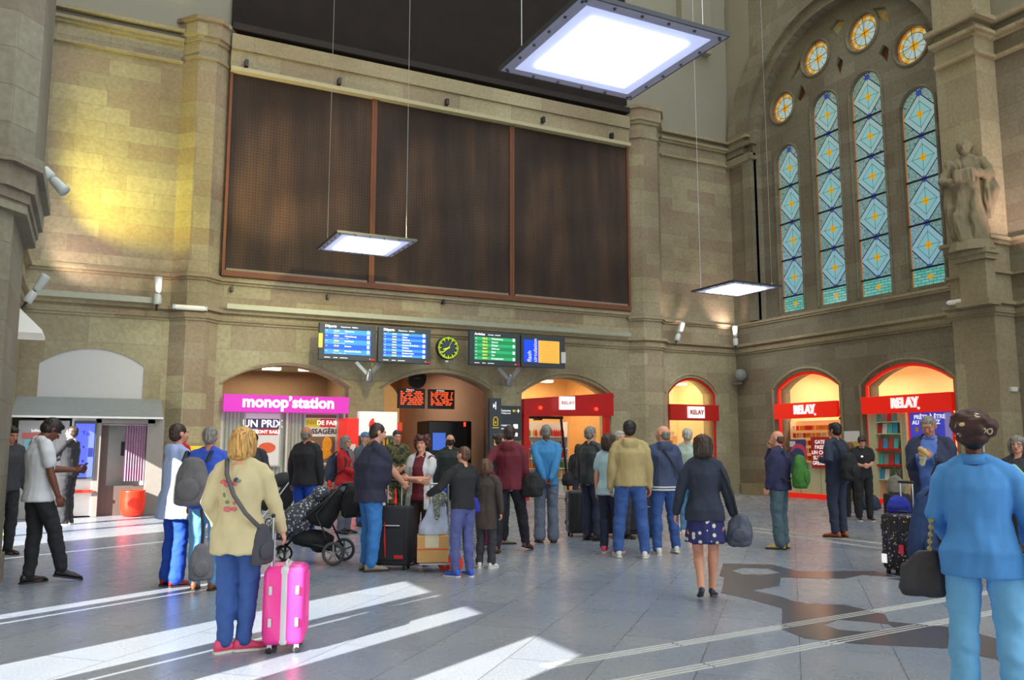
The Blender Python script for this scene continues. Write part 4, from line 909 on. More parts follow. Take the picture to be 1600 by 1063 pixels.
m_ = MB(); m_.box((-.9, -.4, 0), (-.82, .0, 2.3)); m_.box((.0, -.4, 2.2), (.08, 0, 2.5)); m_.tube([(1.0, -.3, 0), (.75, -.3, 2.3)], .04, 6); m_.box((-.9, -.35, 2.24), (.8, -.25, 2.32)); m_.build('frame', BLACK, r)
shelfunit('drinks_shelves', 'drinks shelves with yellow and red bottles in the corner shop', (12.35, 22.3, 0), 0, 1.5, (.5, .8, 1.1, 1.4, 1.75), 'drink bottle on the shelves behind the man in the turquoise shirt', 'bottles on the corner shop shelves', [bc[1], bc[2], bc[0], bc[4]], kind='bottle', top=2.2)
MB().box((12.0, 22.2, 2.35), (12.7, 22.25, 2.75)).build('lit_menu_panel', mat('amber_panel', (240, 190, 90), .5, emit=1)); tag(bpy.data.objects['lit_menu_panel'], 'glowing amber panel above the drinks shelves', 'panel')
r = empty('shop_sign', (16.4, YB-.08, 2.47), 0, 'dark red fascia with white RELAY box sign in the narrow arch', 'sign')
MB().box((-.92, -.06, -.24), (.92, .06, .24)).build('panel', mat('deep_red_fascia', (176, 22, 22), .4, emit=.12), r); MB().box((-.30, -.14, -.17), (.30, -.06, .18)).build('box_sign', LIGHTW, r); text('RELAY', .19, (0, -.15, .0), RM, mat('red_lettering', (200, 40, 40), .5), r, sx=.95, bold=.004)
r = empty('red_door_frame', (16.4, YB+.05, 0), 0, 'red painted frame lining the narrow shop arch', 'door frame')
m_ = MB(); m_.tube([V((p[0]-16.4, 0, p[1])) for p in arch(15.53, 17.29, 3.03, 3.5)], .04, 6); m_.build('frame', REDM, r)
shelfunit('shop_shelves', 'book shelves with small items in the narrow arch shop', (16.2, 21.9, 0), 0, 1.5, (.9, 1.2, 1.5, 1.8), 'small item on the shelves of the narrow arch shop', 'items in the narrow arch shop', [bc[2], bc[4], bc[1], bc[5]], top=2.1, colr=WARM)
# newsagent front on the right wall
def redarch(name, label, a, b, zs, zt, loc):
    r = empty(name, (XR+.12, (a+b)/2, 0), 0, label, 'entrance')
    m_ = MB(); m_.tube([V((0, p[0]-(a+b)/2, p[1])) for p in arch(a+.03, b-.03, zs, zt-.03)], .055, 6); m_.build('red_frame', REDS, r); return r
ra = redarch('newsagent_entrance', 'red framed arched shop window of the newsagent beside the corner', 16.38, 18.76, 3.12, 3.58, 0)
rb = redarch('newsagent_entrance', 'wide red framed arch of the newsagent by the magazine racks', 12.97, 15.58, 3.04, 3.53, 0)
for (y, z, w, lab) in ((17.57, 2.47, 2.34, 'bright red fascia with white RELAY lettering above the snack window'), (14.28, 2.51, 2.6, 'widest bright red fascia with white RELAY lettering above the magazine racks')):
    r = empty('shop_sign', (XR-.04, y, z), -pi/2, lab, 'sign'); MB().box((-w/2, -.06, -.22), (w/2, .06, .22)).build('panel', REDS, r, bevel=.006)
    text('RELAY', .33, (.02, -.075, .01), RM, LIGHTW, r, bold=.018, sx=.82, ext=.02); o = MB().ell((.42, -.075, -.13), (.035, .02, .035)).build('white_dot', LIGHTW, r)
    MB().cbox((.36, -.075, .04), (.02, .02, .12), Matrix.Rotation(.2, 3, 'Y')).build('white_stroke', LIGHTW, r)
CREAM = mat('cream_front_panel', (206, 208, 168), .5)
r = empty('window_counter', (XR+.05, 17.55, 0), -pi/2, 'cream panelled counter with red plinth below the snack window', 'counter')
MB().box((-1.17, .0, .12), (1.17, .25, 1.0)).build('panel', CREAM, r); MB().box((-1.17, -.05, 0), (1.17, .2, .13)).build('plinth', REDS, r); m_ = MB()
for x in (-.4, .35): m_.box((x, -.006, .13), (x+.015, .0, 1.0))
m_.build('panel_joint', mat('joint_grey', (150, 150, 126), .5), r)
poster('poster', 'dark blue poster with pink curve below the snack window', 17.95, 1.16, .62, .98, XR-.02, mat('poster_blue', (44, 74, 130), .5), [('b', -.28, .28, -.06, .44, PW), ('e', .05, .05, .32, 1, mat('poster_pink', (220, 70, 110), .5)), ('e', .02, -.02, .27, 1, mat('poster_blue', (44, 74, 130), .5)), ('b', -.27, .05, .05, .15, PW), ('b', .1, -.42, .25, -.2, PORG)], rot='R')
poster('poster', 'red poster with white hand written capitals beside the suited man', 17.1, 1.28, .66, .86, XR-.02, mat('poster_crimson', (186, 40, 44), .5), [('t', 'GATE\nPASSE\nUN CHEF\nSUR UN\nGRESSINI', 0, .0, .145, LIGHTW, .002)], rot='R')
shelfunit('snack_shelves', 'snack shelves glowing warm behind the small newsagent window', (XR+.55, 17.6, 0), -pi/2, 2.25, (1.04, 1.26, 1.48, 1.7, 1.92), 'small packet on the warm lit snack shelves behind the newsagent window', 'packets on the snack shelves', [bc[1], bc[2], bc[4], bc[1], PORG, PRED], top=2.2, colr=WARM)
m_ = MB(); m_.lathe((0, 0, 0), [(.09, 0), (.1, .04), (.03, .1), (.09, .2), (.06, .3), (.01, .34)], 12)
o = m_.build('figurine', PDK, smooth=True); o.location = (XR+.66, 16.9, 2.2); tag(o, 'dark figurine standing on top of the snack shelves', 'figurine')
# magazine racks
MAGS = [mat('mag_%s' % n, c, .4) for n, c in (('white', (226, 224, 222)), ('green', (90, 140, 84)), ('teal', (80, 190, 190)), ('red', (200, 60, 60)), ('grey', (150, 156, 160)), ('blue', (70, 160, 210)))]
shelfunit('magazine_rack', 'tall cream magazine rack with five tiers left of the blue poster', (XR+.02, 14.88, 0), -pi/2, .74, (.62, 1.0, 1.4, 1.78, 2.08), 'magazine standing in the cream rack beneath the wide red sign', 'magazines in the rack', MAGS, top=2.3, colr=CREAM, kind='magazine')
m_ = MB()
for z in (.98, 1.38): m_.box((-.37, -.05, z-.04), (.37, -.02, z+.02))
m_.build('red_strip', REDM, [o for o in bpy.data.objects if o.name.startswith('magazine_rack')][0])
r = empty('rack_cabinet', (XR+.05, 14.9, 0), -pi/2, 'cream column panels and red plinth framing the magazine rack', 'cabinet')
m_ = MB(); m_.box((-.62, 0, .1), (-.42, .3, 2.3)); m_.box((.42, 0, .1), (.52, .3, 2.3)); m_.build('panel', CREAM, r); MB().box((-.62, -.06, 0), (.66, .2, .12)).build('plinth', REDS, r)
poster('poster', 'blue and violet poster reading PRÊTS À PARTIR behind the eating man', 13.62, 1.3, 1.15, 1.95, XR-.02, mat('poster_violet_blue', (70, 78, 214), .4, emit=.35, var=.15, scale=2), [('t', 'PRÊTS À ÊTRE', -.02, .86, .14, LIGHTW), ('t', 'AU RENDEZ', -.12, .73, .14, LIGHTW), ('e', -.42, -.1, .3, 1.3, mat('poster_pale', (196, 206, 240), .4, emit=.3)), ('b', .38, -.95, .56, .95, mat('poster_lilac', (150, 146, 220), .4, emit=.3)), ('b', -.42, .5, -.34, .62, PORG)], rot='R', frame=REDS)
poster('poster', 'small white and yellow notice on the stone pier between the two shops', 16.0, 1.48, .5, .75, XR-.02, PW, [('b', -.2, -.3, .2, .1, mat('poster_ochre', (206, 176, 60), .5)), ('b', -.2, -.2, .2, -.1, mat('notice_blue', (120, 150, 190), .5))], rot='R')
poster('poster', 'white notice with red strokes on the pier beside the blue poster', 12.0, 1.62, .34, .6, 17.48, PW, [('t', 'HYM', 0, .15, .14, PRED), ('b', -.12, -.2, .12, -.05, mat('notice_blue', (120, 150, 190), .5))], rot='R')

# ---------------------------------------------------------------- train boards and clock
SB = mat('blue_board', (24, 84, 214), .4, emit=.65, var=.05); SBl = mat('light_blue_board', (52, 140, 240), .4, emit=.7, var=.05)
SG = mat('green_board', (24, 140, 84), .4, emit=.55, var=.05); SGl = mat('light_green_board', (46, 176, 110), .4, emit=.55, var=.05); YT = mat('yellow_board_text', (240, 224, 60), .5, emit=.6, var=0)
def board(label, c, w, h, rows, cols, title, sub=True, lines=(), big=False):
    YY = 19.65; a = MW(c[0], c[1], YY); b = MW(c[2], c[3], YY); w = b.x-a.x; x = (a.x+b.x)/2; z = (a.z+b.z)/2; h = 1.0*(.88)
    r = empty('train_board', (x, YY, z), 0, label, 'train board', 'hanging train boards')
    MB().box((-w/2+.01, -.05, -h/2), (w/2-.01, .07, h/2)).build('case', DGREY, r, bevel=.012)
    sw = w*.40; t = h*.34; n = rows; hh = 2*t/n
    for i in range(n): MB().box((-sw, -.06, t-(i+1)*hh), (sw, -.05, t-i*hh-.004)).build('row', cols[i % 2], r)
    text(title, .085, (-sw, -.06, h/2-.075), RM, LIGHTW, r, align='LEFT', bold=.003); text('Departures · Abfahrt' if 'D' in title[0] else 'Arrivals · Ankunft', .05, (-sw+.38, -.06, h/2-.08), RM, LIGHTW, r, align='LEFT')
    for i, l in enumerate(lines):
        q = hh*(.42 if big else .68); zz = t-(i+(.35 if big else .5))*hh
        text('ter', q*.8, (-sw+.02, -.064, zz), RM, LIGHTW, r, align='LEFT', ext=.001); text(l[0], q, (-sw+.22, -.064, zz), RM, YT, r, align='LEFT', bold=.002, ext=.001); text(l[1], q, (-sw+.48, -.064, zz), RM, LIGHTW, r, align='LEFT', bold=.002, ext=.001)
        if big and len(l) > 2: text(l[2], q*.62, (-sw+.2, -.064, zz-hh*.45), RM, LIGHTW, r, align='LEFT', ext=.001)
        if i % 2 == 0 or big: MB().box((sw-.09, -.064, zz-.04), (sw-.03, -.06, zz+.04)).build('platform_mark', LIGHTW, r)
    m_ = MB()
    for x0, x1 in ((-sw, -sw+.14), (-sw+.22, -sw+.32), (-sw+.38, -sw+.56), (sw-.02, sw+.04)): m_.box((x0, -.056, -h/2+.05), (x1, -.05, -h/2+.065))
    m_.build('footer_text', LIGHTW, r); MB().box((w/2-.14, -.06, -h/2+.02), (w/2-.02, -.05, -h/2+.07)).build('red_logo', REDM, r)
    return r, w, h
L1 = (('08h45', 'Sélestat via', 'Entzheim · Molsheim · Barr'), ('08h51', 'Wissembourg', 'Hœnheim · Haguenau · Soultz'), ('08h51', 'Krautergersheim', 'Graffenstaden · Erstein'), ('08h50', 'Saverne', ''), ('08h55', 'Marseille St Charles', 'Mulhouse · Belfort · Lyon'))
L1 = tuple(l if l[1] != 'Krautergersheim' else ('08h51', 'Kehl/Rhein', l[2]) for l in L1)
L2 = (('08h57', 'Frankfurt'), ('08h59', 'Colmar'), ('09h01', 'Offenburg'), ('09h05', 'Lauterbourg'), ('09h07', 'Aéroport Ch de Gaulle'), ('09h12', 'Molsheim'), ('09h16', 'Sarreguemines'), ('09h20', 'Bordeaux St Jean'), ('09h22', 'Mulhouse Ville'))
L3 = (('08h35', 'Wissembourg'), ('08h38', 'Saverne'), ('08h43', 'Sélestat'), ('08h47', 'Mulhouse'), ('08h50', 'Metz'), ('08h51', 'Barr'), ('08h54', 'Sarreguemines'))
b1, w1, h1 = board('leftmost blue train board listing five departures in large rows', (498, 504, 586, 566), 0, 0, 5, [SBl, SB], 'Départs', lines=L1, big=True)
MB().box((-w1/2-.005, -.07, -.16), (-w1/2+.09, -.05, .18)).build('orange_tab', mat('orange_tab', (240, 190, 90), .5, emit=.5), b1)
board('second blue train board listing nine departures left of the clock', (590, 510, 672, 570), 0, 0, 9, [SBl, SB], 'Départs', lines=L2)
board('green train board listing arrivals right of the clock', (732, 518, 812, 573), 0, 0, 7, [SGl, SG], 'Arrivées', lines=L3)
a, b = MW(813, 525, 19.65), MW(882, 575, 19.65); w_ = b.x-a.x
r = empty('train_board', ((a.x+b.x)/2, 19.65, (a.z+b.z)/2), 0, 'rightmost hanging board with blue band reading flash circulation and yellow area', 'train board', 'hanging train boards')
MB().box((-w_/2, -.05, -.43), (w_/2, .07, .43)).build('case', DGREY, r, bevel=.012); MB().box((-w_*.44, -.06, -.3), (-w_*.12, -.05, .3)).build('blue_band', mat('pure_blue', (16, 70, 240), .4, emit=.7), r)
MB().box((-w_*.12, -.06, -.3), (w_*.36, -.05, .3)).build('yellow_area', mat('amber_board', (236, 180, 74), .4, emit=.6), r); m_ = MB()
for i in range(10): m_.box((-w_*.05, -.062, .24-i*.055), (w_*.3, -.06, .246-i*.055))
m_.build('text_rows', mat('faint_orange_rows', (214, 140, 60), .5, emit=.3), r)
text('flash', .17, (-w_*.32, -.064, -.29), (pi/2, -pi/2, 0), LIGHTW, r, align='LEFT', ext=.002); text('circulation', .15, (-w_*.19, -.064, -.29), (pi/2, -pi/2, 0), LIGHTW, r, align='LEFT', ext=.002)
MB().box((w_*.40, -.07, -.28), (w_*.5, -.05, .02)).build('notice_tab', PW, r)
for i, (px, py) in enumerate(((578, 582), (798, 590))):
    p = MW(px, py, 19.75); r = empty('board_bracket', (p.x, 19.75, p.z-.16), 0, ['grey V shaped bracket carrying the two blue departure boards', 'grey V shaped bracket carrying the green and yellow boards'][i], 'bracket', 'V shaped board brackets')
    m_ = MB(); m_.limb([(0, .1, 0), (.0, .02, .2)], [.10, .07], 12); m_.build('foot', GREYM, r, smooth=True)
    m_ = MB()
    for q in (-1, 1): m_.limb([(0, .05, .08), (q*.3, .1, .42)], [.05, .065], 4, cap=False)
    m_.limb([(0, .1, .05), (0, .58, .05)], [.05, .05], 8); m_.build('arm', mat('light_grey_arm', (168, 174, 176), .4, .3), r)
p = MW(700, 544, 19.9); r = empty('station_clock', (p.x, 19.9, p.z), 0, 'round black station clock with yellow-green marks between the train boards', 'clock')
RX = Matrix.Rotation(pi/2, 3, 'X')
MB().lathe((0, .04, 0), [(.02, .06), (.29, .06), (.31, .04), (.31, -.06), (.02, -.06)], 36, RX).build('case', BLACK, r)
MB().lathe((0, -.022, 0), [(.2, 0), (.2, .004)], 30, RX).build('dial_centre', mat('slate_dial', (60, 66, 84), .4), r)
YG = mat('lime_marks', (186, 220, 20), .4, emit=.7, var=0); m_ = MB()
for i in range(60):
    a = 2*pi*i/60; R_ = Matrix.Rotation(a, 3, 'Y'); big = i % 5 == 0; l = .045 if big else .025
    m_.cbox(R_@V((0, -.03, .285-l)), (.009 if big else .005, .004, l), R_)
m_.build('hour_marks', YG, r)
m_ = MB()
for a, l, w2 in ((radians(252), .15, .014), (radians(232), .22, .010), (radians(28), .22, .003)):
    R_ = Matrix.Rotation(a, 3, 'Y'); m_.cbox(R_@V((0, -.036, l/2-.02)), (w2, .003, l/2+.02), R_)
m_.build('hands', YG, r); text('BODET', .035, (-.03, -.03, .14), RM, LIGHTW, r) if False else None
MB().tube([(0, .1, 0), (0, .5, 0)], .04).build('wall_arm', BLACK, r); MB().ell((-.02, .02, -.35), (.05, .04, .03)).build('sensor', WHITE, r)

# ---------------------------------------------------------------- hanging light panels
def lamp(x, y, z, sz, label, wires=True):
    r = empty('hanging_light_panel', (x, y, z), 0, label, 'light panel', 'square hanging light panels'); h = sz/2
    m_ = MB(); m_.box((-h, -h, 0), (h, h, .03)); m_.build('backing_plate', mat('grey_lilac_acrylic', (150, 152, 176), .3, emit=.12), r)
    f = MB(); e = .02
    for a_, b_ in (((-h-e, -h-e, -.0), (h+e, -h, .05)), ((-h-e, h, 0), (h+e, h+e, .05)), ((-h-e, -h, 0), (-h, h, .05)), ((h, -h, 0), (h+e, h, .05))): f.box(a_, b_)
    f.build('frame', DGREY, r)
    MB().box((-h*.68, -h*.68, -.035), (h*.68, h*.68, -.002)).build('diffuser', LIGHTP, r, bevel=.03)
    MB().box((-h*.86, -h*.86, -.008), (h*.86, h*.86, 0)).build('glow_border', mat('bluish_glow', (196, 208, 250), .4, emit=.62, var=0), r)
    c = MB()
    for i in range(6):
        t = -h*.92+i*h*.368
        for p in ((t, -h*.95), (t, h*.95), (-h*.95, t), (h*.95, t)): c.box((p[0]-.012, p[1]-.012, -.02), (p[0]+.012, p[1]+.012, 0))
    c.build('bolts', DGREY, r)
    c = MB()
    for q in (-1, 1): c.tube([(q*h*.8, q*h*.8*-1, .04), (q*h*.8, -q*h*.8, 9)], .006, 5); c.ell((q*h*.8, -q*h*.8, .08), (.03, .03, .06))
    c.build('suspension_wire', STEEL, r); return r
c1 = (G(790,105,5.9)+G(1135,60,5.9)+G(985,155,5.9)+G(900,0,5.9))/4; c2 = (G(500,390,5.9)+G(648,377,5.9)+G(525,363,5.9)+G(612,404,5.9))/4; c3 = (G(1087,455,5.9)+G(1140,440,5.9)+G(1213,451,5.9)+G(1160,464,5.9))/4
lamp(c1.x, c1.y, 5.9, 1.86, 'large square hanging light panel nearest, glowing white at the top of the view')
lamp(c2.x, c2.y, 5.9, 1.74, 'square hanging light panel in front of the brown perforated panels')
lamp(c3.x, c3.y, 5.9, 1.74, 'square hanging light panel near the stained glass corner')
r = empty('wall_luminaire', (-.9, 12.0, 3.14), 0, 'white box luminaire on the left pier, partly cut by the frame', 'wall lamp')
m_ = MB(); m_.prism([(-.3, -.32), (.32, -.32), (.32, -.28), (.02, .02), (-.3, .02)], lambda x, z: V((x, -.4, z)), lambda x, z: V((x, .4, z))); m_.build('shade', mat('white_shade', (222, 220, 210), .5, emit=.25), r); MB().box((-.32, -.2, .02), (-.05, .2, .3)).build('housing', GREYM, r)
# floodlights, tube lights, speakers
def flood(loc, label, tilt=0, up=True):
    r = empty('floodlight', loc, tilt, label, 'floodlight', 'small floodlights on the cornice')
    m_ = MB(); m_.lathe((0, 0, .16), [(.05, 0), (.07, .05), (.085, .3), (.09, .36), (.02, .37)], 14); m_.build('head', mat('pale_grey_metal', (196, 204, 200), .4), r, smooth=True)
    m_ = MB(); m_.lathe((0, 0, -.1), [(.07, 0), (.08, .02), (.08, .2), (.05, .24)], 14); m_.build('body', mat('pale_grey_metal', (196, 204, 200), .4), r, smooth=True); MB().tube([(0, 0, -.25), (0, 0, .2)], .025).build('stem', BLACK, r); return r
p = MW(246, 462, 20.0); flood((p.x, 20.0, p.z-.1), 'upright grey floodlight on the cornice left of the lit pilaster')
p = MW(1042, 522, 20.0); f_ = flood((15.6, 20.0, p.z-.1), 'tilted floodlight beside the right pilaster'); f_.rotation_euler = (0, .4, 0)
p = MW(1147, 530, 20.0); flood((17.85, 20.0, p.z-.1), 'upright floodlight in the corner by the stained glass window')
f_ = flood((-.98, 15.5, 3.85), 'tilted pale floodlight on the left wall under the cornice'); f_.rotation_euler = (0, .5, 0); f_.scale = (.85,)*3
f_ = flood((-.56, 10.0, 4.36), 'large cylindrical floodlight on the capital of the near left pier'); f_.rotation_euler = (.3, 2.4, 0); f_.scale = (.72, .72, .55)
def tubelight(loc, rz, label):
    r = empty('tube_light', loc, rz, label, 'tube light', 'tube lights fixed on the pilasters'); m_ = MB(); m_.limb([(-.3, 0, 0), (.3, 0, 0)], [.055, .055], 12); m_.build('tube', mat('white_tube', (226, 224, 214), .4, emit=.15), r, smooth=True)
    m_ = MB(); m_.box((-.37, -.04, -.05), (-.3, .08, .05)); m_.box((.3, -.04, -.05), (.37, .08, .05)); m_.build('bracket', GREYM, r)
p = MW(297, 481, 19.9); tubelight((p.x, 19.9, p.z), 0, 'white tube light on the left lit pilaster')
p = RW(1497, 470, 17.2); tubelight((17.3, p.y, p.z), -pi/2, 'white tube light below the statue pedestal')
p = RW(1147, 588, 18.1); r = empty('loudspeaker', (18.0, 20.0, p.z), 0, 'round grey loudspeaker fixed in the corner under the cornice', 'loudspeaker')
MB().lathe((0, 0, 0), [(.02, .08), (.17, .06), (.19, 0), (.15, -.1), (.02, -.12)], 24, Matrix.Rotation(-.6, 3, 'Z')@Matrix.Rotation(pi/2, 3, 'X')).build('grille', mat('speaker_grey', (120, 122, 120), .5), r, smooth=True); MB().box((-.03, -.02, -.28), (.03, .35, -.22)).build('bracket', GREYM, r)
for px, py in ((362, 452), (512, 464), (692, 472)):
    p = MW(px, py, YB-.05); r = MB().box((p.x-.03, YB-.14, p.z-.06), (p.x+.03, YB-.0, p.z+.06)).build('wall_hook', BLACK); tag(r, 'small dark fixing on the stone band below the brown panels', 'fixing', 'small fixings below the panels')
for px, py in ((385, 100), (530, 128), (698, 160), (848, 188), (955, 213)):
    p = MW(px, py, YB-.25); r = MB().box((p.x-.04, YB-.34, p.z-.08), (p.x+.04, YB-.2, p.z+.08)).build('wall_hook', BLACK); tag(r, 'small dark spotlight on the stone beam above the brown panels', 'fixing', 'small fixings on the stone beam')
p = RW(1592, 609, 18.15); r = empty('security_camera', (18.05, p.y, p.z), 0, 'small white security camera at the right edge of the wall', 'camera'); MB().box((-.2, -.05, -.05), (.0, .05, .05)).build('housing', WHITE, r, bevel=.01); MB().box((0, -.02, -.02), (.15, .02, .02)).build('bracket', GREYM, r)
r = empty('yellow_letter_box', (1.95, YB-.5, 0), 0, 'yellow box on the wall base behind the woman with the red scarf', 'box'); MB().box((.0, -.12, 1.2), (.4, .12, 1.46)).build('box', mat('bright_yellow', (236, 206, 30), .5), r, bevel=.02); MB().box((.08, -.06, 0), (.3, .06, 1.2)).build('stand', KG, r)
# statue
STAT = mat('weathered_stone_statue', (140, 130, 104), .9, var=.2, scale=3, bump=.3)
b0 = RW(1514, 392, 17.35); bs = V((17.2, b0.y-.16, 5.74))
r = empty('stone_statue', bs, radians(115), 'carved stone statue of a robed standing figure holding an object beside the window', 'statue')
m_ = MB(); k = 2.6/1.9
def q(x, y, z): return V((x, y, z))*k
m_.loft([(q(0, 0, .12), q(.27, 0, 0), q(0, .22, 0)), (q(0, 0, .5), q(.25, 0, 0), q(0, .20, 0)), (q(.02, 0, .9), q(.24, 0, 0), q(0, .18, 0)), (q(0, 0, 1.15), q(.2, 0, 0), q(0, .15, 0)), (q(0, 0, 1.4), q(.24, 0, 0), q(0, .15, 0)), (q(0, 0, 1.52), q(.17, 0, 0), q(0, .11, 0)), (q(0, 0, 1.6), q(.07, 0, 0), q(0, .07, 0))], 20)
m_.ell(q(0, .02, 1.72), q(.10, .12, .14)); m_.ell(q(0, -.03, 1.76), q(.13, .13, .12)); m_.ell(q(0, .1, 1.62), q(.06, .05, .08)); m_.ell(q(0, .14, 1.7), q(.02, .03, .03))
m_.limb([q(.22, 0, 1.45), q(.34, .05, 1.2), q(.18, .26, 1.1)], [.09*k, .08*k, .06*k]); m_.limb([q(-.22, 0, 1.45), q(-.36, .05, 1.2), q(-.12, .27, 1.22)], [.09*k, .09*k, .06*k])
m_.limb([q(-.3, .0, 1.3), q(-.36, .05, .9), q(-.3, .05, .5)], [.07*k, .13*k, .05*k], fl=.6); m_.limb([q(.3, 0, 1.2), q(.26, .12, .7), q(.2, .14, .25)], [.05*k, .09*k, .06*k], fl=.7)
m_.limb([q(.08, .12, .9), q(.10, .2, .55), q(.1, .18, .14)], [.1*k, .1*k, .08*k]); m_.limb([q(-.1, .1, .9), q(-.1, .16, .5), q(-.12, .14, .14)], [.1*k, .09*k, .08*k])
m_.cbox(q(-.02, .32, 1.17), (.13*k, .05*k, .10*k)); 
fuse('figure', m_, STAT, r, .022, 2, (.05, 7, 2.2))
m_ = MB(); m_.loft([(q(0, 0, -.02), q(.36, 0, 0), q(0, .3, 0)), (q(0, 0, .14), q(.30, 0, 0), q(0, .26, 0))], 12); m_.build('base', STAT, r)
m_ = MB(); yb = b0.y-.16
for z0, z1, e in ((5.62, 5.74, .36), (5.5, 5.62, .31), (4.62, 5.5, .25), (4.5, 4.62, .31)): m_.box((17.5-e*1.3, yb-e*1.25, z0), (17.5, yb+e*1.25, z1))
struct(m_.build('trim_60', STONE_T))
# ---------------------------------------------------------------- the crowd
JEAN = cloth('blue_denim', (58, 92, 158)); JEANL = cloth('light_denim', (96, 150, 196)); JEANB = cloth('bright_blue_trousers', (24, 72, 176)); NAVY = cloth('navy_cloth', (44, 52, 74)); BLK = cloth('black_cloth', (38, 38, 42)); DGR = cloth('dark_grey_cloth', (58, 58, 64))
WHT = cloth('white_cotton', (206, 208, 212)); MAR = cloth('maroon_cloth', (106, 34, 48)); GRYT = cloth('grey_trousers', (98, 104, 120)); BRN = cloth('dark_brown_cloth', (72, 56, 54)); KHK = cloth('khaki_cloth', (178, 160, 112)); LBLU = cloth('pale_blue_cloth', (178, 210, 222))
SHB = cloth('black_leather_shoe', (36, 34, 36), .4); SHBR = cloth('brown_leather_shoe', (122, 72, 46), .5); SHW = cloth('white_shoe', (222, 222, 220), .6); SHP = cloth('pink_shoe', (236, 84, 130), .6)
def flower(n, base, cols, sc_, th): return spots(n, base, cols, sc_, th)
FB = {}
def P(key, *a, **k):
    r, d = person(*a, **k); r_ = dict(d); r_['root'] = r; FB[key] = r_; return r
P('phone', 'young man in white t-shirt and black jeans leaning on the left pier, reading his phone', 46, 914, 1.80, 72, top=WHT, topn='t_shirt', sleeve='short', bottom=BLK, shoes=(SHB, 'shoe'), hair=('short', 'black'), skin='d', hp=42, lean=-1, pw=.03, hem=.84, R=(.22, .12, .90), L=(-.05, .36, 1.16), fR=(.06, .30), fL=(-.10, .02), g=.95, vox=.008, pel=(0, .02))
P('behind', 'person with black hair almost hidden behind the young man at the left edge', 0, 868, 1.74, 150, top=DGR, bottom=BLK, shoes=(SHB, 'shoe'), hair=('short', 'black'), skin='m', hp=20)
P('machine', 'man in black tracksuit with white front using the ticket machine', 103, 820, 1.84, -62, top=BLK, topn='track_top', bottom=BLK, shoes=(SHB, 'sneaker'), hair=('crop', 'dark'), skin='l', R=(.10, .42, 1.12), L=(-.12, .44, 1.05), over=None, collar=WHT)
P('redscarf', 'woman in long pale blue raincoat with red scarf and blue flared trousers', 268, 916, 1.70, 62, fem=True, top=cloth('pale_blue_raincoat', (168, 184, 226)), topn='coat', hem=.72, sleeve='long', bottom=JEANB, flare=.016, shoes=(cloth('dark_red_shoe', (140, 26, 40), .4), 'shoe'), hair=('crop', 'dark'), scarf=cloth('red_scarf', (208, 30, 36)), hood=True, g=1.1, pw=.03)
P('bluejumper', 'grey haired man in bright blue jumper and light jeans with a backpack', 318, 922, 1.665, 18, top=cloth('bright_blue_jumper', (54, 88, 196)), topn='jumper', bottom=JEANL, shoes=(SHBR, 'shoe'), hair=('crop', 'grey'), skin='m', g=1.1, L=(-.26, .1, .80))
P('blond', 'blonde woman in cream embroidered jacket and jeans holding the pink suitcase', 366, 1020, 1.59, 16, fem=True, top=cloth('cream_jacket', (206, 192, 150)), hem=.76, pw=.01, bottom=JEAN, shoes=(SHP, 'sneaker'), hair=('bob', 'blond'), R=(.33, .14, .86), L=(-.20, .1, .95), g=1.14, vox=.008, fL=(-.08, .0), fR=(.06, .05), hp=4, fy=55, fold=1.3)
P('elbow', 'person in dark jacket nearly hidden behind the blonde woman', 389, 852, 1.66, 20, top=DGR, bottom=BLK, shoes=(SHB, 'shoe'), hair=('short', 'dark'))
P('bald', 'bald man in black jacket and blue jeans behind the patterned pushchair', 474, 850, 1.76, 32, top=BLK, bottom=JEANB, shoes=(SHB, 'shoe'), hair=('ring', 'grey'), g=1.12, skin='m')
P('redjacket', 'woman in red jacket with glasses and grey scarf carrying a backpack', 537, 834, 1.63, 128, fem=True, top=cloth('red_jacket', (182, 28, 34)), bottom=GRYT, shoes=(SHB, 'shoe'), hair=('bob', 'grey'), glasses=True, scarf=cloth('grey_scarf', (112, 106, 112)), R=(.02, .30, 1.08), L=(-.14, .28, 1.06), g=1.12)
P('polo', 'large man in navy polo shirt and jeans holding the black suitcase handle', 576, 892, 1.74, 72, top=cloth('navy_polo', (46, 48, 68)), topn='polo', sleeve='short', hem=.80, pw=.02, bottom=JEANL if False else cloth('mid_blue_denim', (58, 124, 196)), shoes=(cloth('beige_shoe', (150, 140, 124)), 'shoe'), hair=('crop', 'dark'), skin='l', belly=.28, g=1.2, R=(.06, .42, .98), L=(-.2, .25, .9), lean=5, hp=8, vox=.009)
P('cap', 'man with light blue cap half hidden in front of the vending machine', 568, 822, 1.72, 150, top=cloth('teal_grey_jacket', (84, 100, 110)), bottom=JEAN, shoes=(SHB, 'shoe'), hair=('crop', 'grey'), hat='cap')
P('soldier', 'soldier in green camouflage uniform behind the large man', 617, 824, 1.76, 165, top=camo(), topn='jacket', bottom=camo(), shoes=(SHB, 'boot'), hair=('crop', 'dark'), R=(.08, .28, 1.05), L=(-.1, .28, 1.08), g=1.1, hp=15, hat=None)
P('arms', 'woman with auburn hair, maroon top and open white shirt, arms crossed', 657, 882, 1.585, -158, fem=True, top=MAR, topn='t_shirt', sleeve='short', over=(WHT, .74, 'short', .085, 'shirt'), bottom=BRN, shoes=(SHB, 'shoe'), hair=('curly', 'auburn'), R=(-.08, .20, 1.12), L=(.09, .235, 1.17), eR=(.7, -.1, -1), eL=(-.7, -.1, -1), g=1.08, curl=20, vox=.0085)
P('boothman', 'man with cropped hair and dark jacket facing the black booth', 702, 832, 1.665, -4, top=cloth('dark_olive_jacket', (44, 52, 50)), bottom=BLK, shoes=(SHB, 'shoe'), hair=('ring', 'dark'), g=1.15)
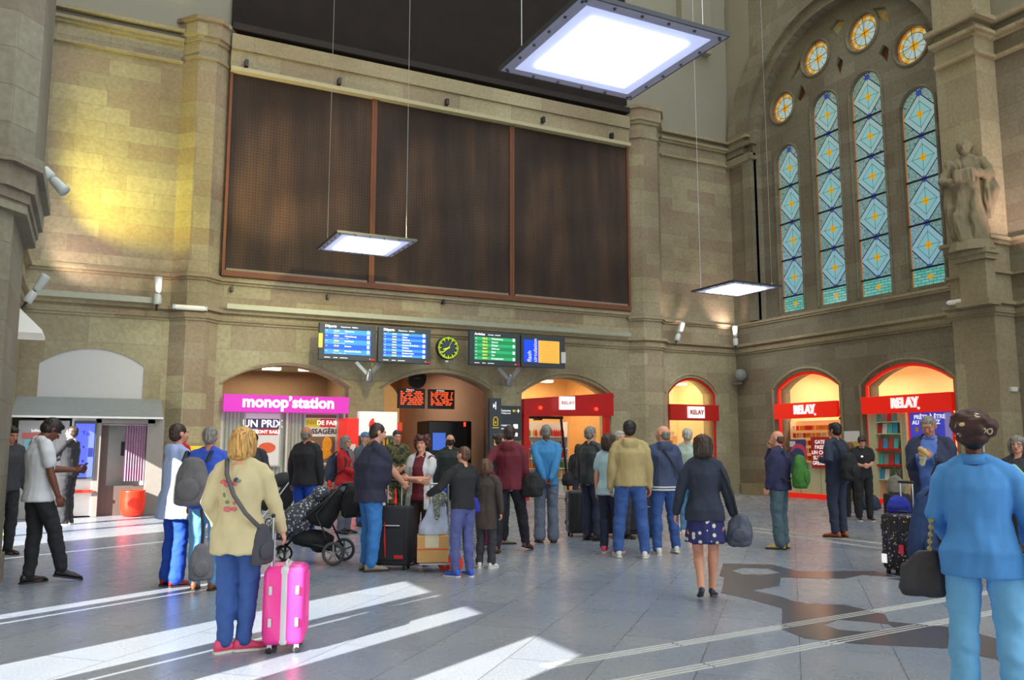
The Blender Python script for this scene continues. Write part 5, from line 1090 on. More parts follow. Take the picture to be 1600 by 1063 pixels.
P('boy', 'boy in black hoodie with grey-blue trousers and bright blue trainers', 723, 902, 1.455, -38, top=cloth('black_hoodie', (38, 40, 44)), topn='hoodie', bottom=cloth('slate_blue_trousers', (86, 94, 150)), shoes=(cloth('royal_blue_shoe', (44, 92, 214), .6), 'sneaker'), hair=('crop', 'brown'), g=.98, R=(.22, .26, 1.02), L=(-.32, .34, 1.10), fR=(.10, -.02), fL=(-.09, .06), hy=-8, vox=.009, hem=.90, eR=(.6, -.8, .2))
P('child', 'child in dark camouflage jacket and dark jeans standing behind the boy', 759, 888, 1.30, 20, top=cloth('dark_patterned_jacket', (72, 62, 58)), hem=.62, bottom=DGR, shoes=(SHW, 'sneaker'), hair=('bob', 'brown'), g=.95)
P('hoodie', 'man in maroon hoodie and black trousers with a long stride', 796, 864, 1.745, 18, top=MAR, topn='hoodie', hood=True, bottom=cloth('black_trousers', (34, 36, 46)), shoes=(SHBR, 'shoe'), hair=('short', 'dark'), g=1.08, fR=(.16, .28), fL=(-.16, -.10), R=(.24, .10, .84), L=(-.18, -.12, .98), hy=-20)
P('profile', 'dark haired woman seen in profile behind the maroon hoodie', 783, 850, 1.66, 62, fem=True, top=NAVY, bottom=BLK, shoes=(cloth('beige_shoe', (150, 140, 124)), 'shoe'), hair=('bun', 'dark'))
P('turquoise', 'man in turquoise blue shirt and grey trousers, hands clasped behind his back', 854, 848, 1.79, -6, top=cloth('turquoise_shirt', (66, 142, 200)), topn='shirt', hem=.84, bottom=cloth('light_grey_trousers', (112, 122, 142)), flare=.018, shoes=(SHBR, 'shoe'), hair=('crop', 'grey'), skin='d', R=(.05, -.22, .93), L=(-.05, -.22, .93), eR=(1, -.35, 0), eL=(-1, -.35, 0), g=1.0, vox=.009)
P('greyhair', 'grey haired man in dark leather jacket and trousers beside the dark cases', 925, 845, 1.765, 40, top=cloth('dark_leather_jacket', (46, 54, 56), .5), bottom=NAVY, shoes=(SHB, 'shoe'), hair=('short', 'grey'), g=1.05)
P('paleblue', 'woman in pale blue top and dark leggings with pink shoes', 954, 864, 1.63, 22, fem=True, top=LBLU, topn='t_shirt', sleeve='short', hem=.84, pw=.02, bottom=NAVY, shoes=(SHP, 'sneaker'), hair=('bob', 'dark'), g=1.05, hy=20)
P('khaki', 'man in khaki hooded jacket, blue jeans and white trainers', 987, 872, 1.80, -4, top=KHK, hood=True, bottom=JEAN, shoes=(SHW, 'sneaker'), hair=('short', 'black'), skin='m', g=1.1, hem=.90, fR=(.17, -.02), fL=(-.17, .05), vox=.009)
P('whitish', 'older person with pale hair hidden between khaki and leather jackets', 971, 842, 1.70, 150, top=cloth('pale_beige_jacket', (190, 180, 150)), bottom=DGR, shoes=(SHB, 'shoe'), hair=('short', 'white'))
P('navyhood', 'bald man in navy hooded sweatshirt with striped hem and a shoulder strap', 1040, 867, 1.745, -22, top=cloth('slate_navy_sweatshirt', (62, 74, 104)), topn='hoodie', hood=True, bottom=JEAN, shoes=(SHW, 'sneaker'), hair=('ring', 'grey'), g=1.08, hy=-35, hemtrim=[(.0, WHT), (.035, WHT)], fR=(.20, .12), fL=(-.12, .0))
P('whitehair', 'white haired man in pale jacket behind the striped sweatshirt', 1078, 838, 1.75, 25, top=cloth('pale_mint_jacket', (190, 210, 196)), bottom=JEANL, shoes=(SHW, 'sneaker'), hair=('short', 'white'), hy=-40)
P('floral', 'woman walking away in dark jacket and navy floral skirt with a handbag', 1105, 938, 1.565, 2, fem=True, top=cloth('dark_navy_jacket', (46, 54, 72)), hem=.83, skirt=spots('navy_floral_cloth', (40, 46, 104), [(40, 46, 104), (226, 214, 206), (212, 90, 70), (206, 190, 150)], 15, .3), shoes=(cloth('navy_court_shoe', (30, 44, 66), .35), 'heel'), hair=('bob', 'dark'), L=(-.34, .02, .78), R=(.30, .06, .86), g=1.12, fR=(.05, .14), fL=(-.05, -.12), liftL=.05, vox=.008)
P('greenpack', 'balding man in navy jumper with a green backpack, hand on chin', 1222, 858, 1.685, -72, top=cloth('indigo_jumper', (50, 52, 88)), topn='jumper', bottom=cloth('teal_grey_trousers', (80, 104, 116)), shoes=(cloth('sand_suede_shoe', (200, 176, 104)), 'shoe'), hair=('ring', 'brown'), skin='l', g=1.12, belly=.12, R=(.04, .13, 1.47), eR=(.5, .2, -1), L=(-.2, .12, .88), hp=5, flare=.012, vox=.009)
P('suitman', 'man in dark navy suit with tan shoes carrying a black bag', 1312, 840, 1.84, -55, top=cloth('navy_suit', (46, 56, 78)), topn='suit_jacket', hem=.82, bottom=cloth('navy_suit', (46, 56, 78)), shoes=(cloth('tan_shoe', (180, 92, 46), .4), 'shoe'), hair=('short', 'black'), skin='m', R=(.26, .2, .80), L=(-.16, .16, 1.18), g=1.05, vox=.009)
P('brownhair', 'person with brown hair and black backpack facing the shop', 1333, 808, 1.53, -10, top=BLK, bottom=BLK, shoes=(SHB, 'shoe'), hair=('bob', 'brown'), g=1.1)
P('blacktee', 'young man in black t-shirt and trousers looking down at his hands', 1352, 814, 1.68, 168, top=BLK, topn='t_shirt', sleeve='short', bottom=BLK, shoes=(SHB, 'sneaker'), hair=('short', 'dark'), hp=32, R=(.05, .3, 1.12), L=(-.05, .3, 1.12))
P('eating', 'stocky man in navy coat and blue shirt eating a wrapped sandwich', 1467, 893, 1.83, -168, top=cloth('sky_blue_shirt', (92, 128, 206)), topn='shirt', sleeve='long', hem=.84, over=(cloth('navy_coat', (46, 54, 80)), .60, 'long', .11, 'coat'), bottom=DGR, shoes=(SHB, 'shoe'), hair=('crop', 'grey'), skin='m', g=1.22, belly=.18, hp=24, R=(.07, .30, 1.27), L=(-.07, .30, 1.27), vox=.009, collar=cloth('sky_blue_shirt', (92, 128, 206)), curl=55)
P('glasseswoman', 'woman with grey-brown hair and glasses cut by the right edge', 1606, 905, 1.57, -170, fem=True, top=DGR, bottom=BLK, shoes=(SHB, 'shoe'), hair=('bob', 'grey'), glasses=True)
P('denim', 'person in blue denim shirt and pale jeans with brown printed headscarf, nearest', 1551, 1122, 1.625, 2, fem=True, top=cloth('azure_denim_shirt', (84, 154, 226)), topn='shirt', hem=.80, pw=.0, bottom=cloth('light_sky_jeans', (124, 194, 252)), shoes=(SHW, 'sneaker'), hair=('crop', 'black'), hat='scarf', skin='d', g=1.24, vox=.007, collar=cloth('azure_denim_shirt', (84, 154, 226)), L=(-.20, .24, 1.0), R=(.24, .24, 1.0), fR=(.14, 0), fL=(-.13, .04), flare=.012)
P('shopper', 'small dark haired customer inside the corner shop doorway', 905, 800, 1.50, 10, top=BLK, bottom=NAVY, shoes=(SHB, 'shoe'), hair=('bob', 'dark'))
# embroidery on the cream jacket, logo, extra detail
EP = mat('embroidered_pink', (222, 110, 120), .7); EN = mat('embroidered_navy', (60, 70, 110), .7); EG = mat('embroidered_green', (120, 140, 100), .7)
for (x, z, a, b_, m) in ((-.13, 1.36, .03, .018, EP), (-.09, 1.37, .02, .014, EN), (-.05, 1.35, .028, .018, EP), (-.01, 1.36, .02, .02, EN), (.03, 1.34, .022, .016, EG), (-.08, 1.31, .03, .02, EP), (-.03, 1.30, .02, .016, EP), (-.07, 1.12, .035, .022, EP), (-.10, 1.15, .02, .015, EG), (-.03, 1.10, .022, .018, EP), (-.12, 1.2, .012, .02, EG), (-.01, 1.15, .014, .014, EP)):
    patch(FB['blond']['root'], 'jacket', (x, -.25, z), (a, b_), m, s=1.59/1.75)
patch(FB['blacktee']['root'], 't_shirt', (.06, .3, 1.33), (.025, .02), LIGHTW, 'chest_logo', s=.96)
# phone, sandwich
d = FB['phone']; hl = d['root'].matrix_world if False else None
def wp(k, p):
    d = FB[k]; return d['P']+Matrix.Rotation(-d['az'], 3, 'Z')@(V(p)*d['s'])
def wr(k, w):
    d = FB[k]; return d['P']+Matrix.Rotation(-d['az'], 3, 'Z')@d['S'](d[w])
def rot(k, a=0): return -FB[k]['az']+radians(a)
q = wr('phone', 'WL'); fw = Matrix.Rotation(rot('phone'), 3, 'Z')@V((.03, .08, .02))
o = MB().box((-.035, -.07, -.005), (.035, .07, .005)).build('mobile_phone', BLACK, bevel=.003); o.location = q+fw; o.rotation_euler = (.9, 0, rot('phone')); tag(o, 'dark mobile phone held by the young man in the white t-shirt', 'phone')
q = (wr('eating', 'WL')+wr('eating', 'WR'))/2+Matrix.Rotation(rot('eating'), 3, 'Z')@V((0, .06, .03))
r = empty('sandwich', q, rot('eating'), 'sandwich in pale paper held by the man in the navy coat', 'sandwich')
fuse('bread', MB().limb([(-.03, 0, .0), (.03, .0, .06)], [.035, .035]), mat('bread_crust', (206, 160, 96), .7), r, .006); fuse('paper', MB().limb([(.02, 0, -.11), (-.0, 0, .02)], [.03, .05], fl=.6), mat('paper_wrap', (190, 190, 160), .7), r, .008, 1, (.01, 30, 30))
o = MB().box((-.09, -.005, -.06), (.09, .005, .06)).build('leaflet', PW); o.location = wp('machine', (0, .46, 1.12)); o.rotation_euler = (.8, 0, rot('machine')); tag(o, 'papers held by the man at the ticket machine', 'paper')
# strips on the tracksuit
m_ = MB(); m_.limb([(.05, .150, .98), (.06, .165, 1.15), (.06, .165, 1.35)], [.055, .07, .06], fl=.22); o = fuse('white_front_panel', m_, WHT, FB['machine']['root'], .009)
# ---------------------------------------------------------------- bags worn or carried
def bag(name, label, loc, rz, size, m, cat='bag', pocket=True, strap=None, parent=None, puff=.9, group=None):
    w, d, h = size; r = empty(name, loc, rz, label, cat, group)
    m_ = MB(); m_.loft([(V((0, 0, -h/2)), (w*.36, 0, 0), (0, d*.36, 0)), (V((0, 0, -h*.44)), (w*.48, 0, 0), (0, d*.48, 0)), (V((0, 0, -h*.1)), (w*.5, 0, 0), (0, d*.52, 0)), (V((0, 0, h*.25)), (w*.45*puff, 0, 0), (0, d*.42*puff, 0)), (V((0, 0, h*.43)), (w*.33*puff, 0, 0), (0, d*.3*puff, 0)), (V((0, 0, h*.5)), (w*.12, 0, 0), (0, d*.1, 0))], 16)
    fuse('pack', m_, m, r, .011, 2, (.012, 10, 8))
    if pocket: p_ = MB(); p_.ell((0, -d*.46, -h*.16), (w*.34, d*.17, h*.24)); fuse('pocket', p_, m, r, .011, 1, (.006, 12, 12))
    if strap:
        s_ = MB(); s_.limb(strap, [.014]*len(strap), 6, fl=.45); s_.build('strap', mat('black_strap', (34, 34, 38), .6), r, smooth=True)
    return r
def backpack(k, label, m, size=(.32, .2, .45), z=1.18, y=-.24, x=0.0):
    w, d, h = size; r = bag('backpack', label, wp(k, (x, y-.01, z)), rot(k), size, m, 'backpack')
    s_ = MB()
    for q in (-1, 1): s_.limb([V((q*.12, d*.3, h*.42)), V((q*.125, d*.55+.05, h*.62)), V((q*.13, d*.5+.27, h*.35)), V((q*.15, d*.5+.26, -.02)), V((q*.16, d*.4, -h*.3))], [.02]*5, 6, fl=.4)
    s_.build('strap', mat('black_strap', (34, 34, 38), .6), r, smooth=True); return r
GP = cloth('grey_backpack_cloth', (104, 102, 106)); BPK = cloth('black_bag_cloth', (36, 36, 40)); GRN = cloth('green_backpack_cloth', (66, 124, 50)); DBL = cloth('steel_blue_bag', (60, 70, 92))
backpack('bluejumper', 'grey backpack on the man in the bright blue jumper', GP, (.36, .24, .48), 1.16, -.28, -.08)
backpack('greenpack', 'green backpack worn by the balding man in the navy jumper', GRN, (.30, .22, .48), 1.14, -.30)
backpack('redjacket', 'dark blue backpack on the woman in the red jacket', DBL, (.32, .22, .46), 1.16, -.27)
backpack('brownhair', 'large black backpack worn by the brown haired person', BPK, (.40, .30, .5), 1.2, -.32)
bag('shoulder_bag', 'small grey bag hanging low behind the man in the blue jumper', wp('bluejumper', (.06, -.30, .33)), rot('bluejumper', 20), (.24, .14, .36), cloth('mid_grey_bag', (112, 112, 118)), strap=[(0, 0, .16), (0, .02, .36), (-.02, .05, .5)])
bag('shoulder_bag', 'dark grey crossbody bag at the right hip of the blonde woman', wp('blond', (.20, -.05, .83)), rot('blond', 60), (.20, .10, .28), cloth('charcoal_bag', (70, 70, 78)))
# crossbody strap on the blond woman, lying on her back
m_ = MB(); m_.limb([wp('blond', p) for p in ((-.10, -.06, 1.49), (-.07, -.155, 1.38), (.0, -.190, 1.22), (.10, -.195, 1.08), (.17, -.16, 1.0), (.20, -.07, .95))], [.016]*6, 6, fl=.4); o = m_.build('bag_strap', mat('grey_leather_strap', (84, 80, 84), .5), smooth=True); tag(o, 'grey strap crossing the back of the cream embroidered jacket', 'strap')
hb = bag('handbag', 'dark slate handbag hanging at the right side of the woman in the floral skirt', wp('floral', (.36, .0, .74)), rot('floral'), (.25, .13, .30), cloth('slate_leather', (72, 80, 96), .5), 'handbag', strap=[(-.02, 0, .13), (-.05, -.05, .30), (-.11, -.07, .48), (-.18, -.03, .62)])
bag('shoulder_bag', 'black shoulder bag under the arm of the man in the maroon hoodie', wp('hoodie', (.34, -.02, .93)), rot('hoodie'), (.32, .2, .32), BPK, pocket=False)
bag('shoulder_bag', 'black work bag held behind by the man in the navy suit', wp('suitman', (-.10, -.30, 1.08)), rot('suitman'), (.34, .24, .44), BPK, strap=[(0, .1, .2), (-.02, .2, .4), (-.05, .3, .36)])
bag('shoulder_bag', 'small dark bag beside the man in the turquoise shirt', wp('turquoise', (.36, .22, .93)), rot('turquoise'), (.2, .16, .22), BPK, pocket=False)
m_ = MB(); m_.limb([wp('navyhood', p) for p in ((-.10, -.05, 1.50), (-.02, -.165, 1.36), (.10, -.165, 1.18), (.2, -.1, 1.0))], [.012]*4, 6, fl=.4); o = m_.build('bag_strap', mat('black_strap', (34, 34, 38), .6), smooth=True); tag(o, 'black strap across the back of the striped navy sweatshirt', 'strap')
# mint tote and dark handbag of the denim person
r = empty('tote_bag', wp('denim', (.325, .06, .98)), rot('denim'), 'mint green tote bag at the right side of the denim shirt', 'tote bag')
m_ = MB(); m_.loft([((0, 0, -.17), (.05, 0, 0), (0, .16, 0)), ((0, 0, 0), (.045, 0, 0), (0, .17, 0)), ((0, 0, .17), (.03, 0, 0), (0, .17, 0))], 12); fuse('pouch', m_, cloth('mint_canvas', (150, 216, 196)), r, .01, 1, (.008, 10, 6))
m_ = MB(); m_.limb([(0, .06, .16), (-.05, .02, .34), (-.12, -.05, .43)], [.018]*3, 6, fl=.4); m_.build('strap', cloth('mint_canvas', (150, 216, 196)), r, smooth=True)
r = empty('chain_handbag', wp('denim', (-.33, .04, .80)), rot('denim'), 'dark grey leather handbag on a metal chain left of the denim shirt', 'handbag')
m_ = MB(); m_.loft([((0, 0, -.14), (.11, 0, 0), (0, .05, 0)), ((0, 0, -.1), (.13, 0, 0), (0, .07, 0)), ((.01, 0, .03), (.12, 0, 0), (0, .06, 0)), ((.04, 0, .12), (.05, 0, 0), (0, .03, 0))], 14); fuse('pouch', m_, cloth('dark_leather', (56, 54, 60), .5), r, .009, 2, (.006, 12, 12))
m_ = MB()
for i in range(14):
    t = i/13; c = V((.05+.03*t, -.03, .13+.26*t)); m_.lathe(c, [(.012, -.004), (.016, 0), (.012, .004)], 8, Matrix.Rotation(pi/2*(i % 2), 3, 'Z')@Matrix.Rotation(pi/2, 3, 'X'))
m_.build('chain', mat('brass_chain', (196, 180, 130), .3, .6), r); MB().limb([(.08, -.03, .39), (.09, -.03, .55), (.12, -.02, .62)], [.011]*3, 6).build('strap', BLACK, r)

# ---------------------------------------------------------------- suitcases and trolleys
def suitcase(label, loc, rz, size, m, hard=True, handle=.32, trim=None, group=None, tele=True, lean=0, name='suitcase'):
    w, d, h = size; r = empty(name, loc, rz, label, 'suitcase', group); r.rotation_euler = (lean, 0, rz)
    b = MB(); b.box((-w/2, -d/2, .055), (w/2, d/2, .055+h)); b.build('shell', m, r, bevel=.045 if hard else .028, smooth=True)
    if hard:
        k = MB()
        for i in range(5):
            x = -w*.34+i*w*.17; k.box((x-.010, -d/2-.007, .12), (x+.010, d/2+.007, h)); 
        k.build('shell_ribs', m, r, bevel=.006)
        z = MB(); z.box((-w/2-.004, -.03, .06), (w/2+.004, .03, h+.06)); z.build('zip_band', trim or GREYM, r, bevel=.02)
        for y in (-d*.32, d*.32):
            for zz in (.22, h-.1):
                MB().box((-w/2-.018, y-.012, zz-.03), (-w/2, y+.012, zz+.03)).build('side_foot', trim or GREYM, r, bevel=.005); MB().box((w/2, y-.012, zz-.03), (w/2+.018, y+.012, zz+.03)).build('side_foot', trim or GREYM, r, bevel=.005)
    else:
        k = MB(); k.box((-w*.40, -d/2-.02, .12), (w*.40, -d/2, h*.72)); k.build('front_pocket', m, r, bevel=.012)
        z = MB(); z.box((-w*.16, -d/2-.026, h*.76), (w*.30, -d/2-.001, h*.775)); z.build('zip', STEEL, r)
    wh = []
    for x in (-w*.38, w*.38):
        for y in (-d*.32, d*.32):
            o = MB().lathe((x, y, .026), [(.012, -.018), (.026, -.014), (.026, .014), (.012, .018)], 12, Matrix.Rotation(pi/2, 3, 'Y')).build('wheel', BLACK, r); MB().box((x-.016, y-.016, .03), (x+.016, y+.016, .07)).build('fork', trim or DGREY, o)
    k = MB(); k.limb([(-.07, 0, h+.055), (-.06, 0, h+.08), (.06, 0, h+.08), (.07, 0, h+.055)], [.01]*4, 6); k.build('carry_handle', trim or BLACK, r)
    if tele:
        k = MB(); y = d*.36
        for x in (-w*.18, w*.18): k.tube([(x, y, h+.04), (x, y, h+.05+handle)], .009, 8)
        k.build('telescopic_tubes', STEEL, r); MB().limb([(-w*.21, y, h+.05+handle), (w*.21, y, h+.05+handle)], [.016, .016], 8).build('grip', BLACK, r, smooth=True)
    return r
az0 = -CAM_YAW
PINK = mat('hot_pink_shell', (246, 66, 160), .25, var=.03)
pk = suitcase('hot pink hard shell suitcase with white zip band beside the blonde woman', G(445, 1014), az0+radians(99), (.36, .29, .54), PINK, handle=.36, trim=mat('silver_white_trim', (206, 206, 210), .35))
bk = suitcase('large black soft suitcase with red stripe held by the man in the polo shirt', G(611, 889), az0+radians(-8), (.48, .30, .68), cloth('black_luggage_cloth', (42, 42, 48)), hard=False, handle=.30)
m_ = MB(); m_.limb([(-.04, -.176, .56), (-.035, -.178, .35), (-.025, -.176, .16)], [.006, .013, .006], 6, fl=.6); m_.build('red_stripe', REDM, bk); MB().box((.08, -.175, .14), (.19, -.168, .18)).build('red_badge', REDM, bk)
PT = spots('black_patterned_shell', (36, 34, 42), [(36, 34, 42), (226, 206, 90), (170, 120, 190), (206, 206, 214), (36, 34, 42)], 34, .3, .4)
pt = suitcase('black hard suitcase patterned with small yellow and violet marks', G(1416, 899), az0+radians(-58), (.42, .27, .63), PT, handle=.36, trim=DGREY)
for x, z in ((-.16, .18), (.06, .3)): MB().box((x-.03, -.16, z-.05), (x+.03, -.145, z+.05)).build('luggage_tag', mat('pink_tag', (230, 60, 90), .4) if x > 0 else LIGHTW, pt)
suitcase('tall black case standing behind the grey haired man in leather', G(906, 838), az0+.2, (.42, .28, .68), mat('matt_black_shell', (42, 44, 46), .5), handle=.1, tele=False)
suitcase('black suitcase between the pale blue top and the khaki jacket', G(958, 842)+V((.1, .35, 0)), az0-.2, (.5, .3, .66), cloth('black_luggage_cloth', (42, 42, 48)), hard=False, tele=False)
suitcase('black suitcase behind the legs of the man in the khaki jacket', G(1003, 842)+V((.1, .2, 0)), az0, (.5, .3, .64), cloth('black_luggage_cloth', (42, 42, 48)), hard=False, tele=False)
suitcase('red suitcase glimpsed between khaki jacket and striped sweatshirt', G(1018, 838)+V((.05, .1, 0)), az0, (.26, .2, .72), REDM, hard=False, tele=False)
suitcase('small magenta suitcase half hidden behind the dark child', G(766, 858), az0, (.34, .22, .42), mat('magenta_cloth', (150, 40, 100), .6), hard=False, tele=False)
r = bag('duffel_bag', 'dark holdall on the floor near the magazine rack plinth', G(1356, 797)+V((0, 0, .19)), -pi/2+.3, (.62, .3, .36), cloth('navy_holdall', (54, 62, 84)), pocket=False)
# dark blue sack and holdalls of the eating man
r = bag('kit_bag', 'big dark blue kit bag standing between patterned suitcase and denim person', G(1462, 905)+V((0, 0, .50)), az0, (.56, .4, .98), cloth('deep_blue_kit_bag', (42, 66, 110)), puff=.8, strap=[(-.1, -.1, .42), (0, -.12, .56), (.12, -.1, .44)])
r = bag('holdall', 'black holdall lying against the blue kit bag', G(1490, 912)+V((.1, .1, .62)), az0+.3, (.34, .3, .6), BPK, pocket=False)
r = bag('pouch_bag', 'bright blue bag resting on the patterned suitcase', G(1410, 896)+V((0, 0, .78)), az0, (.28, .2, .2), cloth('royal_blue_bag', (44, 56, 170)), pocket=False)
r = bag('handbag', 'grey handbag on top of the dark trolley by the magazine rack', G(1406, 862)+V((0, 0, .92)), az0, (.26, .16, .24), cloth('taupe_bag', (120, 116, 104)), 'handbag', pocket=False, strap=[(-.06, 0, .1), (0, 0, .24), (.06, 0, .1)])
suitcase('black trolley case under the grey handbag', G(1406, 862), az0, (.3, .24, .74), BPK, hard=False, tele=False)
# hand truck with cardboard box and bag
g0 = G(682, 893); r = empty('hand_truck', g0, az0+.12, 'folding hand truck with red wheels loaded with a cardboard box', 'hand truck')
m_ = MB(); m_.box((-.2, -.14, .09), (.16, .2, .11))
for x in (-.1, .12): m_.tube([(x+.02, .2, .1), (x+.02, .24, 1.0)], .010, 6)
m_.tube([(-.08, .24, 1.0), (.14, .24, 1.0)], .012, 6); m_.build('frame', STEEL, r)
for x in (.10, .22):
    o = MB().lathe((x, .02 if x < .2 else -.06, .095), [(.03, -.02), (.088, -.016), (.092, 0), (.088, .016), (.03, .02)], 22, Matrix.Rotation(pi/2-.2, 3, 'X')).build('wheel', RED, r); MB().lathe((x, -.005 if x < .2 else -.085, .095), [(.05, -.01), (.045, .005), (.012, .012)], 16, Matrix.Rotation(pi/2-.2, 3, 'X')).build('hub', mat('pale_orange_hub', (236, 150, 120), .4), o)
CB = mat('cardboard', (206, 160, 100), .8, var=.06)
r = empty('cardboard_box', g0+Matrix.Rotation(az0+.12, 3, 'Z')@V((-.04, .03, .115)), az0+.12, 'taped cardboard box on the hand truck with red wheels', 'box')
MB().box((-.19, -.15, 0), (.17, .15, .30)).build('carton', CB, r, bevel=.004); MB().box((-.191, -.153, .145), (.172, -.149, .155)).build('orange_strap', RED, r); m_ = MB(); m_.box((-.1, -.153, .17), (.06, -.149, .301)); m_.box((-.1, -.153, .296), (.06, .152, .303)); m_.build('tape', mat('pale_tape', (216, 206, 176), .4), r)
r = empty('laundry_sack', g0+Matrix.Rotation(az0+.12, 3, 'Z')@V((-.02, .05, .42)), az0+.12, 'white and pale blue sack with a checked scarf on the cardboard box', 'sack')
m_ = MB(); m_.loft([((-.03, 0, 0), (.17, 0, 0), (0, .10, 0)), ((-.02, 0, .08), (.17, 0, 0), (0, .11, 0)), ((.02, 0, .3), (.11, 0, 0), (0, .09, 0)), ((.04, 0, .48), (.06, 0, 0), (0, .06, 0))], 14); fuse('sack', m_, cloth('pale_blue_white_sack', (188, 200, 226)), r, .01, 2, (.014, 10, 7))
m_ = MB(); m_.ell((.05, -.04, .42), (.09, .07, .12)); m_.limb([(.0, -.09, .42), (.02, -.13, .2)], [.05, .03], fl=.5); fuse('checked_scarf', m_, spots('checked_grey_green', (120, 128, 116), [(206, 210, 200), (70, 76, 74)], 40, .35), r, .009, 1, (.012, 30, 30)); m_ = MB(); m_.lathe((.10, -.03, .52), [(.03, -.03), (.035, 0), (.02, .04)], 12); m_.build('blue_cap', mat('cap_blue', (40, 90, 220), .4), r)
m_ = MB(); m_.cbox((0, 0, .0), (.16, .02, .012)); o = m_.build('folding_umbrella', mat('pale_umbrella', (206, 200, 190), .6), bevel=.004); o.location = G(648, 872)+V((0, 0, .28)); o.rotation_euler = (0, -.6, az0); tag(o, 'pale rod-shaped folded item leaning by the cardboard box', 'umbrella')

# ---------------------------------------------------------------- pushchairs
DOT = spots('grey_white_dotted_cloth', (72, 76, 84), [(206, 210, 212), (176, 182, 190)], 26, .34)
def wheel(r, c, R_, name='wheel', spokes=5, tyre=None):
    o = MB().build(name, BLACK, r) if False else None
    m_ = MB(); n = 28
    pts = [V(c)+V((0, R_*.86*cos(2*pi*i/n), R_*.86*sin(2*pi*i/n))) for i in range(n+1)]
    m_.limb(pts, [R_*.14]*(n+1), 8, cap=False, side=(1, 0, 0)); o = m_.build(name, tyre or mat('grey_tyre', (84, 84, 86), .8), r, smooth=True)
    k = MB(); k.lathe(c, [(R_*.2, -.02), (R_*.2, .02)], 12, Matrix.Rotation(pi/2, 3, 'Y'))
    for i in range(spokes):
        a = 2*pi*i/spokes+.3; k.limb([V(c)+V((0, .15*R_*cos(a), .15*R_*sin(a))), V(c)+V((0, .8*R_*cos(a), .8*R_*sin(a)))], [R_*.09, R_*.07], 6, cap=False)
    k.build('spokes', mat('silver_spokes', (150, 152, 154), .4, .4), o); return o
g1 = (G(530, 884)+G(447, 876))/2; g1.z = 0
r = empty('pushchair', g1, az0+radians(84), 'three-wheel style pushchair with dotted grey cover and hanging toys', 'pushchair')
for x in (-.22, .22): wheel(r, (x, -.34, .145), .145)
for x in (-.12, .12): wheel(r, (x, .40, .10), .10, spokes=3, tyre=mat('black_tyre', (42, 42, 46), .8))
m_ = MB()
for x in (-.22, .22):
    m_.tube([(x, -.34, .145), (x*.9, -.1, .62), (x*.9, -.42, .98)], .013, 8); m_.tube([(x*.55, .40, .18), (x*.8, .1, .52), (x*.9, -.38, .92)], .016, 8); m_.tube([(x*.55, .4, .1), (x*.55, .4, .22)], .016, 6); m_.tube([(x, -.34, .2), (x*.8, .2, .3)], .012, 6)
m_.tube([(-.2, -.42, .98), (.2, -.42, .98)], .018, 8); m_.tube([(-.2, -.34, .145), (.2, -.34, .145)], .014, 6); m_.build('frame', BLACK, r, smooth=True)
m_ = MB(); m_.limb([(0, .52, .36), (0, .36, .42), (0, .16, .56), (0, .02, .72)], [.10, .20, .22, .14], 14, fl=.9); fuse('dotted_cover', m_, DOT, r, .012, 2, (.012, 8, 8))
m_ = MB(); m_.ell((0, -.10, .86), (.18, .12, .10)); fuse('dotted_hood', m_, DOT, r, .012, 2, (.008, 10, 10))
m_ = MB(); m_.limb([(0, .05, .62), (0, -.15, .55), (0, -.28, .78)], [.16, .19, .15], 14, fl=.8); fuse('seat', m_, cloth('black_pushchair_cloth', (36, 36, 40)), r, .012, 2, (.01, 8, 8))
m_ = MB(); m_.ell((0, .0, .30), (.2, .28, .11)); m_.ell((0, -.12, .22), (.16, .15, .09)); fuse('basket', m_, cloth('black_pushchair_cloth', (36, 36, 40)), r, .012, 2, (.012, 8, 8))
MB().box((.195, .10, .60), (.205, .2, .625)).build('red_badge', REDM, r)
PRt = Matrix.Rotation(az0+radians(84), 3, 'Z')
def at(p): return g1+PRt@V(p)
r = bag('changing_bag', 'black changing bag hanging from the pushchair handle', at((0, -.50, .78)), az0+radians(84), (.42, .26, .42), BPK, pocket=True)
def toy(label, p, parts, name='soft_toy'):
    r = empty(name, at(p), az0, label, 'toy', 'toys hanging on the pushchair')
    for n, c, s_, m in parts:
        m_ = MB(); m_.ell(c, s_); m_.build(n, m, r, smooth=True)
TY = mat('toy_yellow', (240, 206, 20), .6); TO = mat('toy_orange', (240, 110, 30), .6); TR = mat('toy_red', (226, 40, 30), .6); TB = mat('toy_blue', (70, 150, 200), .6); TV = mat('toy_violet', (110, 70, 180), .6); TG = mat('toy_lime', (150, 206, 60), .6); TW = mat('toy_cream', (214, 206, 190), .7)
toy('round yellow toy ball hanging on the pushchair cover', (.27, .12, .74), [('ball', (0, 0, 0), (.052, .052, .052), TY)], 'toy_ball')
toy('cream and yellow plush giraffe toy at the front of the hood', (.22, -.0, .83), [('head', (0, 0, .05), (.035, .03, .045), TW), ('body', (.02, 0, -.02), (.04, .03, .05), TY), ('ear', (.03, 0, .09), (.012, .01, .02), TO)])
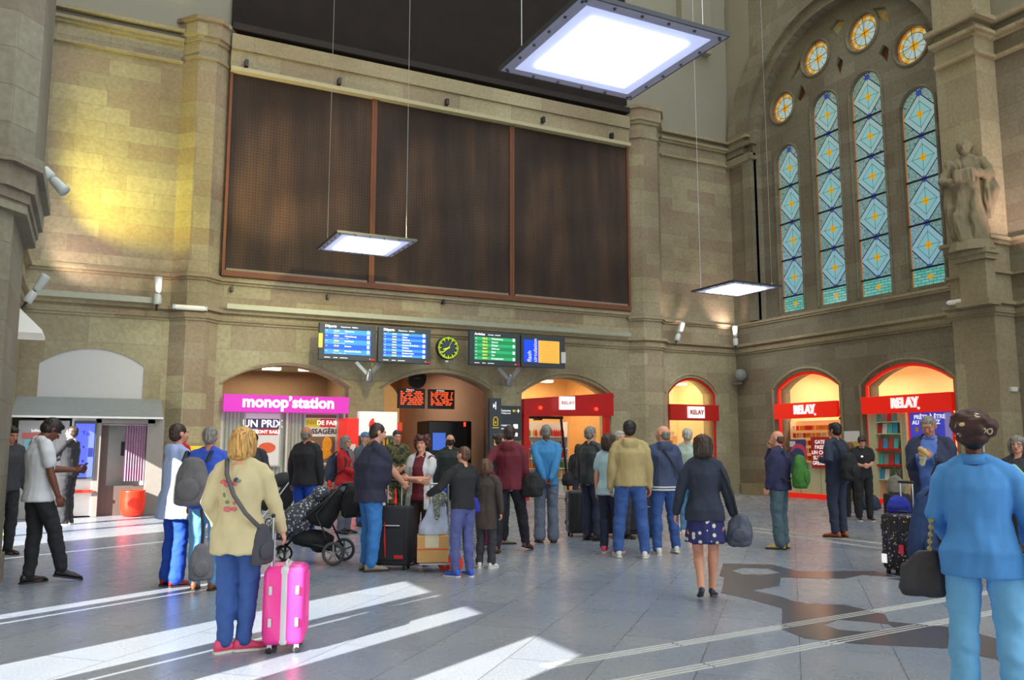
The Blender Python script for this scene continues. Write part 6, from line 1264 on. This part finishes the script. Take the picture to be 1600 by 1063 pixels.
toy('multicoloured plush toy with yellow hat and dangling legs on the pushchair', (.27, -.20, .68), [('hat', (0, 0, .13), (.045, .035, .035), TY), ('head', (0, 0, .08), (.05, .04, .03), TB), ('body', (.01, 0, .02), (.05, .035, .05), TV), ('arm', (-.07, 0, -.02), (.02, .02, .06), TB), ('arm', (.07, 0, .0), (.02, .02, .06), TG), ('leg', (-.035, 0, -.07), (.03, .03, .05), TR), ('leg', (.01, 0, -.08), (.02, .03, .06), TO), ('leg', (.05, 0, -.07), (.02, .03, .05), TY)])
toy('small lime green and white toy hanging on the black bag', (.27, -.34, .88), [('body', (0, 0, 0), (.03, .02, .05), TG), ('wing', (.04, 0, -.02), (.02, .015, .04), TW)])
toy('red toy peeking above the pushchair seat', (.1, -.16, .96), [('body', (0, 0, 0), (.03, .03, .06), TR), ('base', (.02, 0, -.05), (.04, .03, .02), REDM)])
g2 = G(440, 828); r = empty('pushchair', g2, az0+radians(78), 'dark folding pushchair behind the blonde woman and the bald man', 'pushchair')
for x in (-.2, .2): wheel(r, (x, -.3, .10), .10); wheel(r, (x, .35, .09), .09, spokes=3)
m_ = MB()
for x in (-.2, .2): m_.tube([(x, -.3, .1), (x, .15, .6)], .012, 6); m_.tube([(x, .35, .1), (x, -.35, 1.0)], .014, 6)
m_.tube([(-.2, -.35, 1.0), (.2, -.35, 1.0)], .016, 6); m_.build('frame', STEEL, r)
m_ = MB(); m_.limb([(0, .30, .45), (0, .0, .48), (0, -.18, .78)], [.16, .2, .17], 14, fl=.85); fuse('seat', m_, cloth('black_pushchair_cloth', (36, 36, 40)), r, .014, 2, (.012, 8, 8)); m_ = MB(); m_.ell((0, -.02, .86), (.2, .22, .14)); fuse('hood', m_, cloth('charcoal_hood', (52, 54, 58)), r, .014)
r = bag('carrier_bag', 'blue bag hanging beside the boy in the black hoodie', wp('boy', (.33, .2, .93)), az0, (.16, .12, .18), cloth('royal_blue_bag', (44, 56, 170)), pocket=False)
o = MB().box((-.05, -.04, 0), (.05, .04, .02)).build('pedal_toy', TG); o.location = G(8, 835); tag(o, 'small green item on the floor at the left edge', 'item')
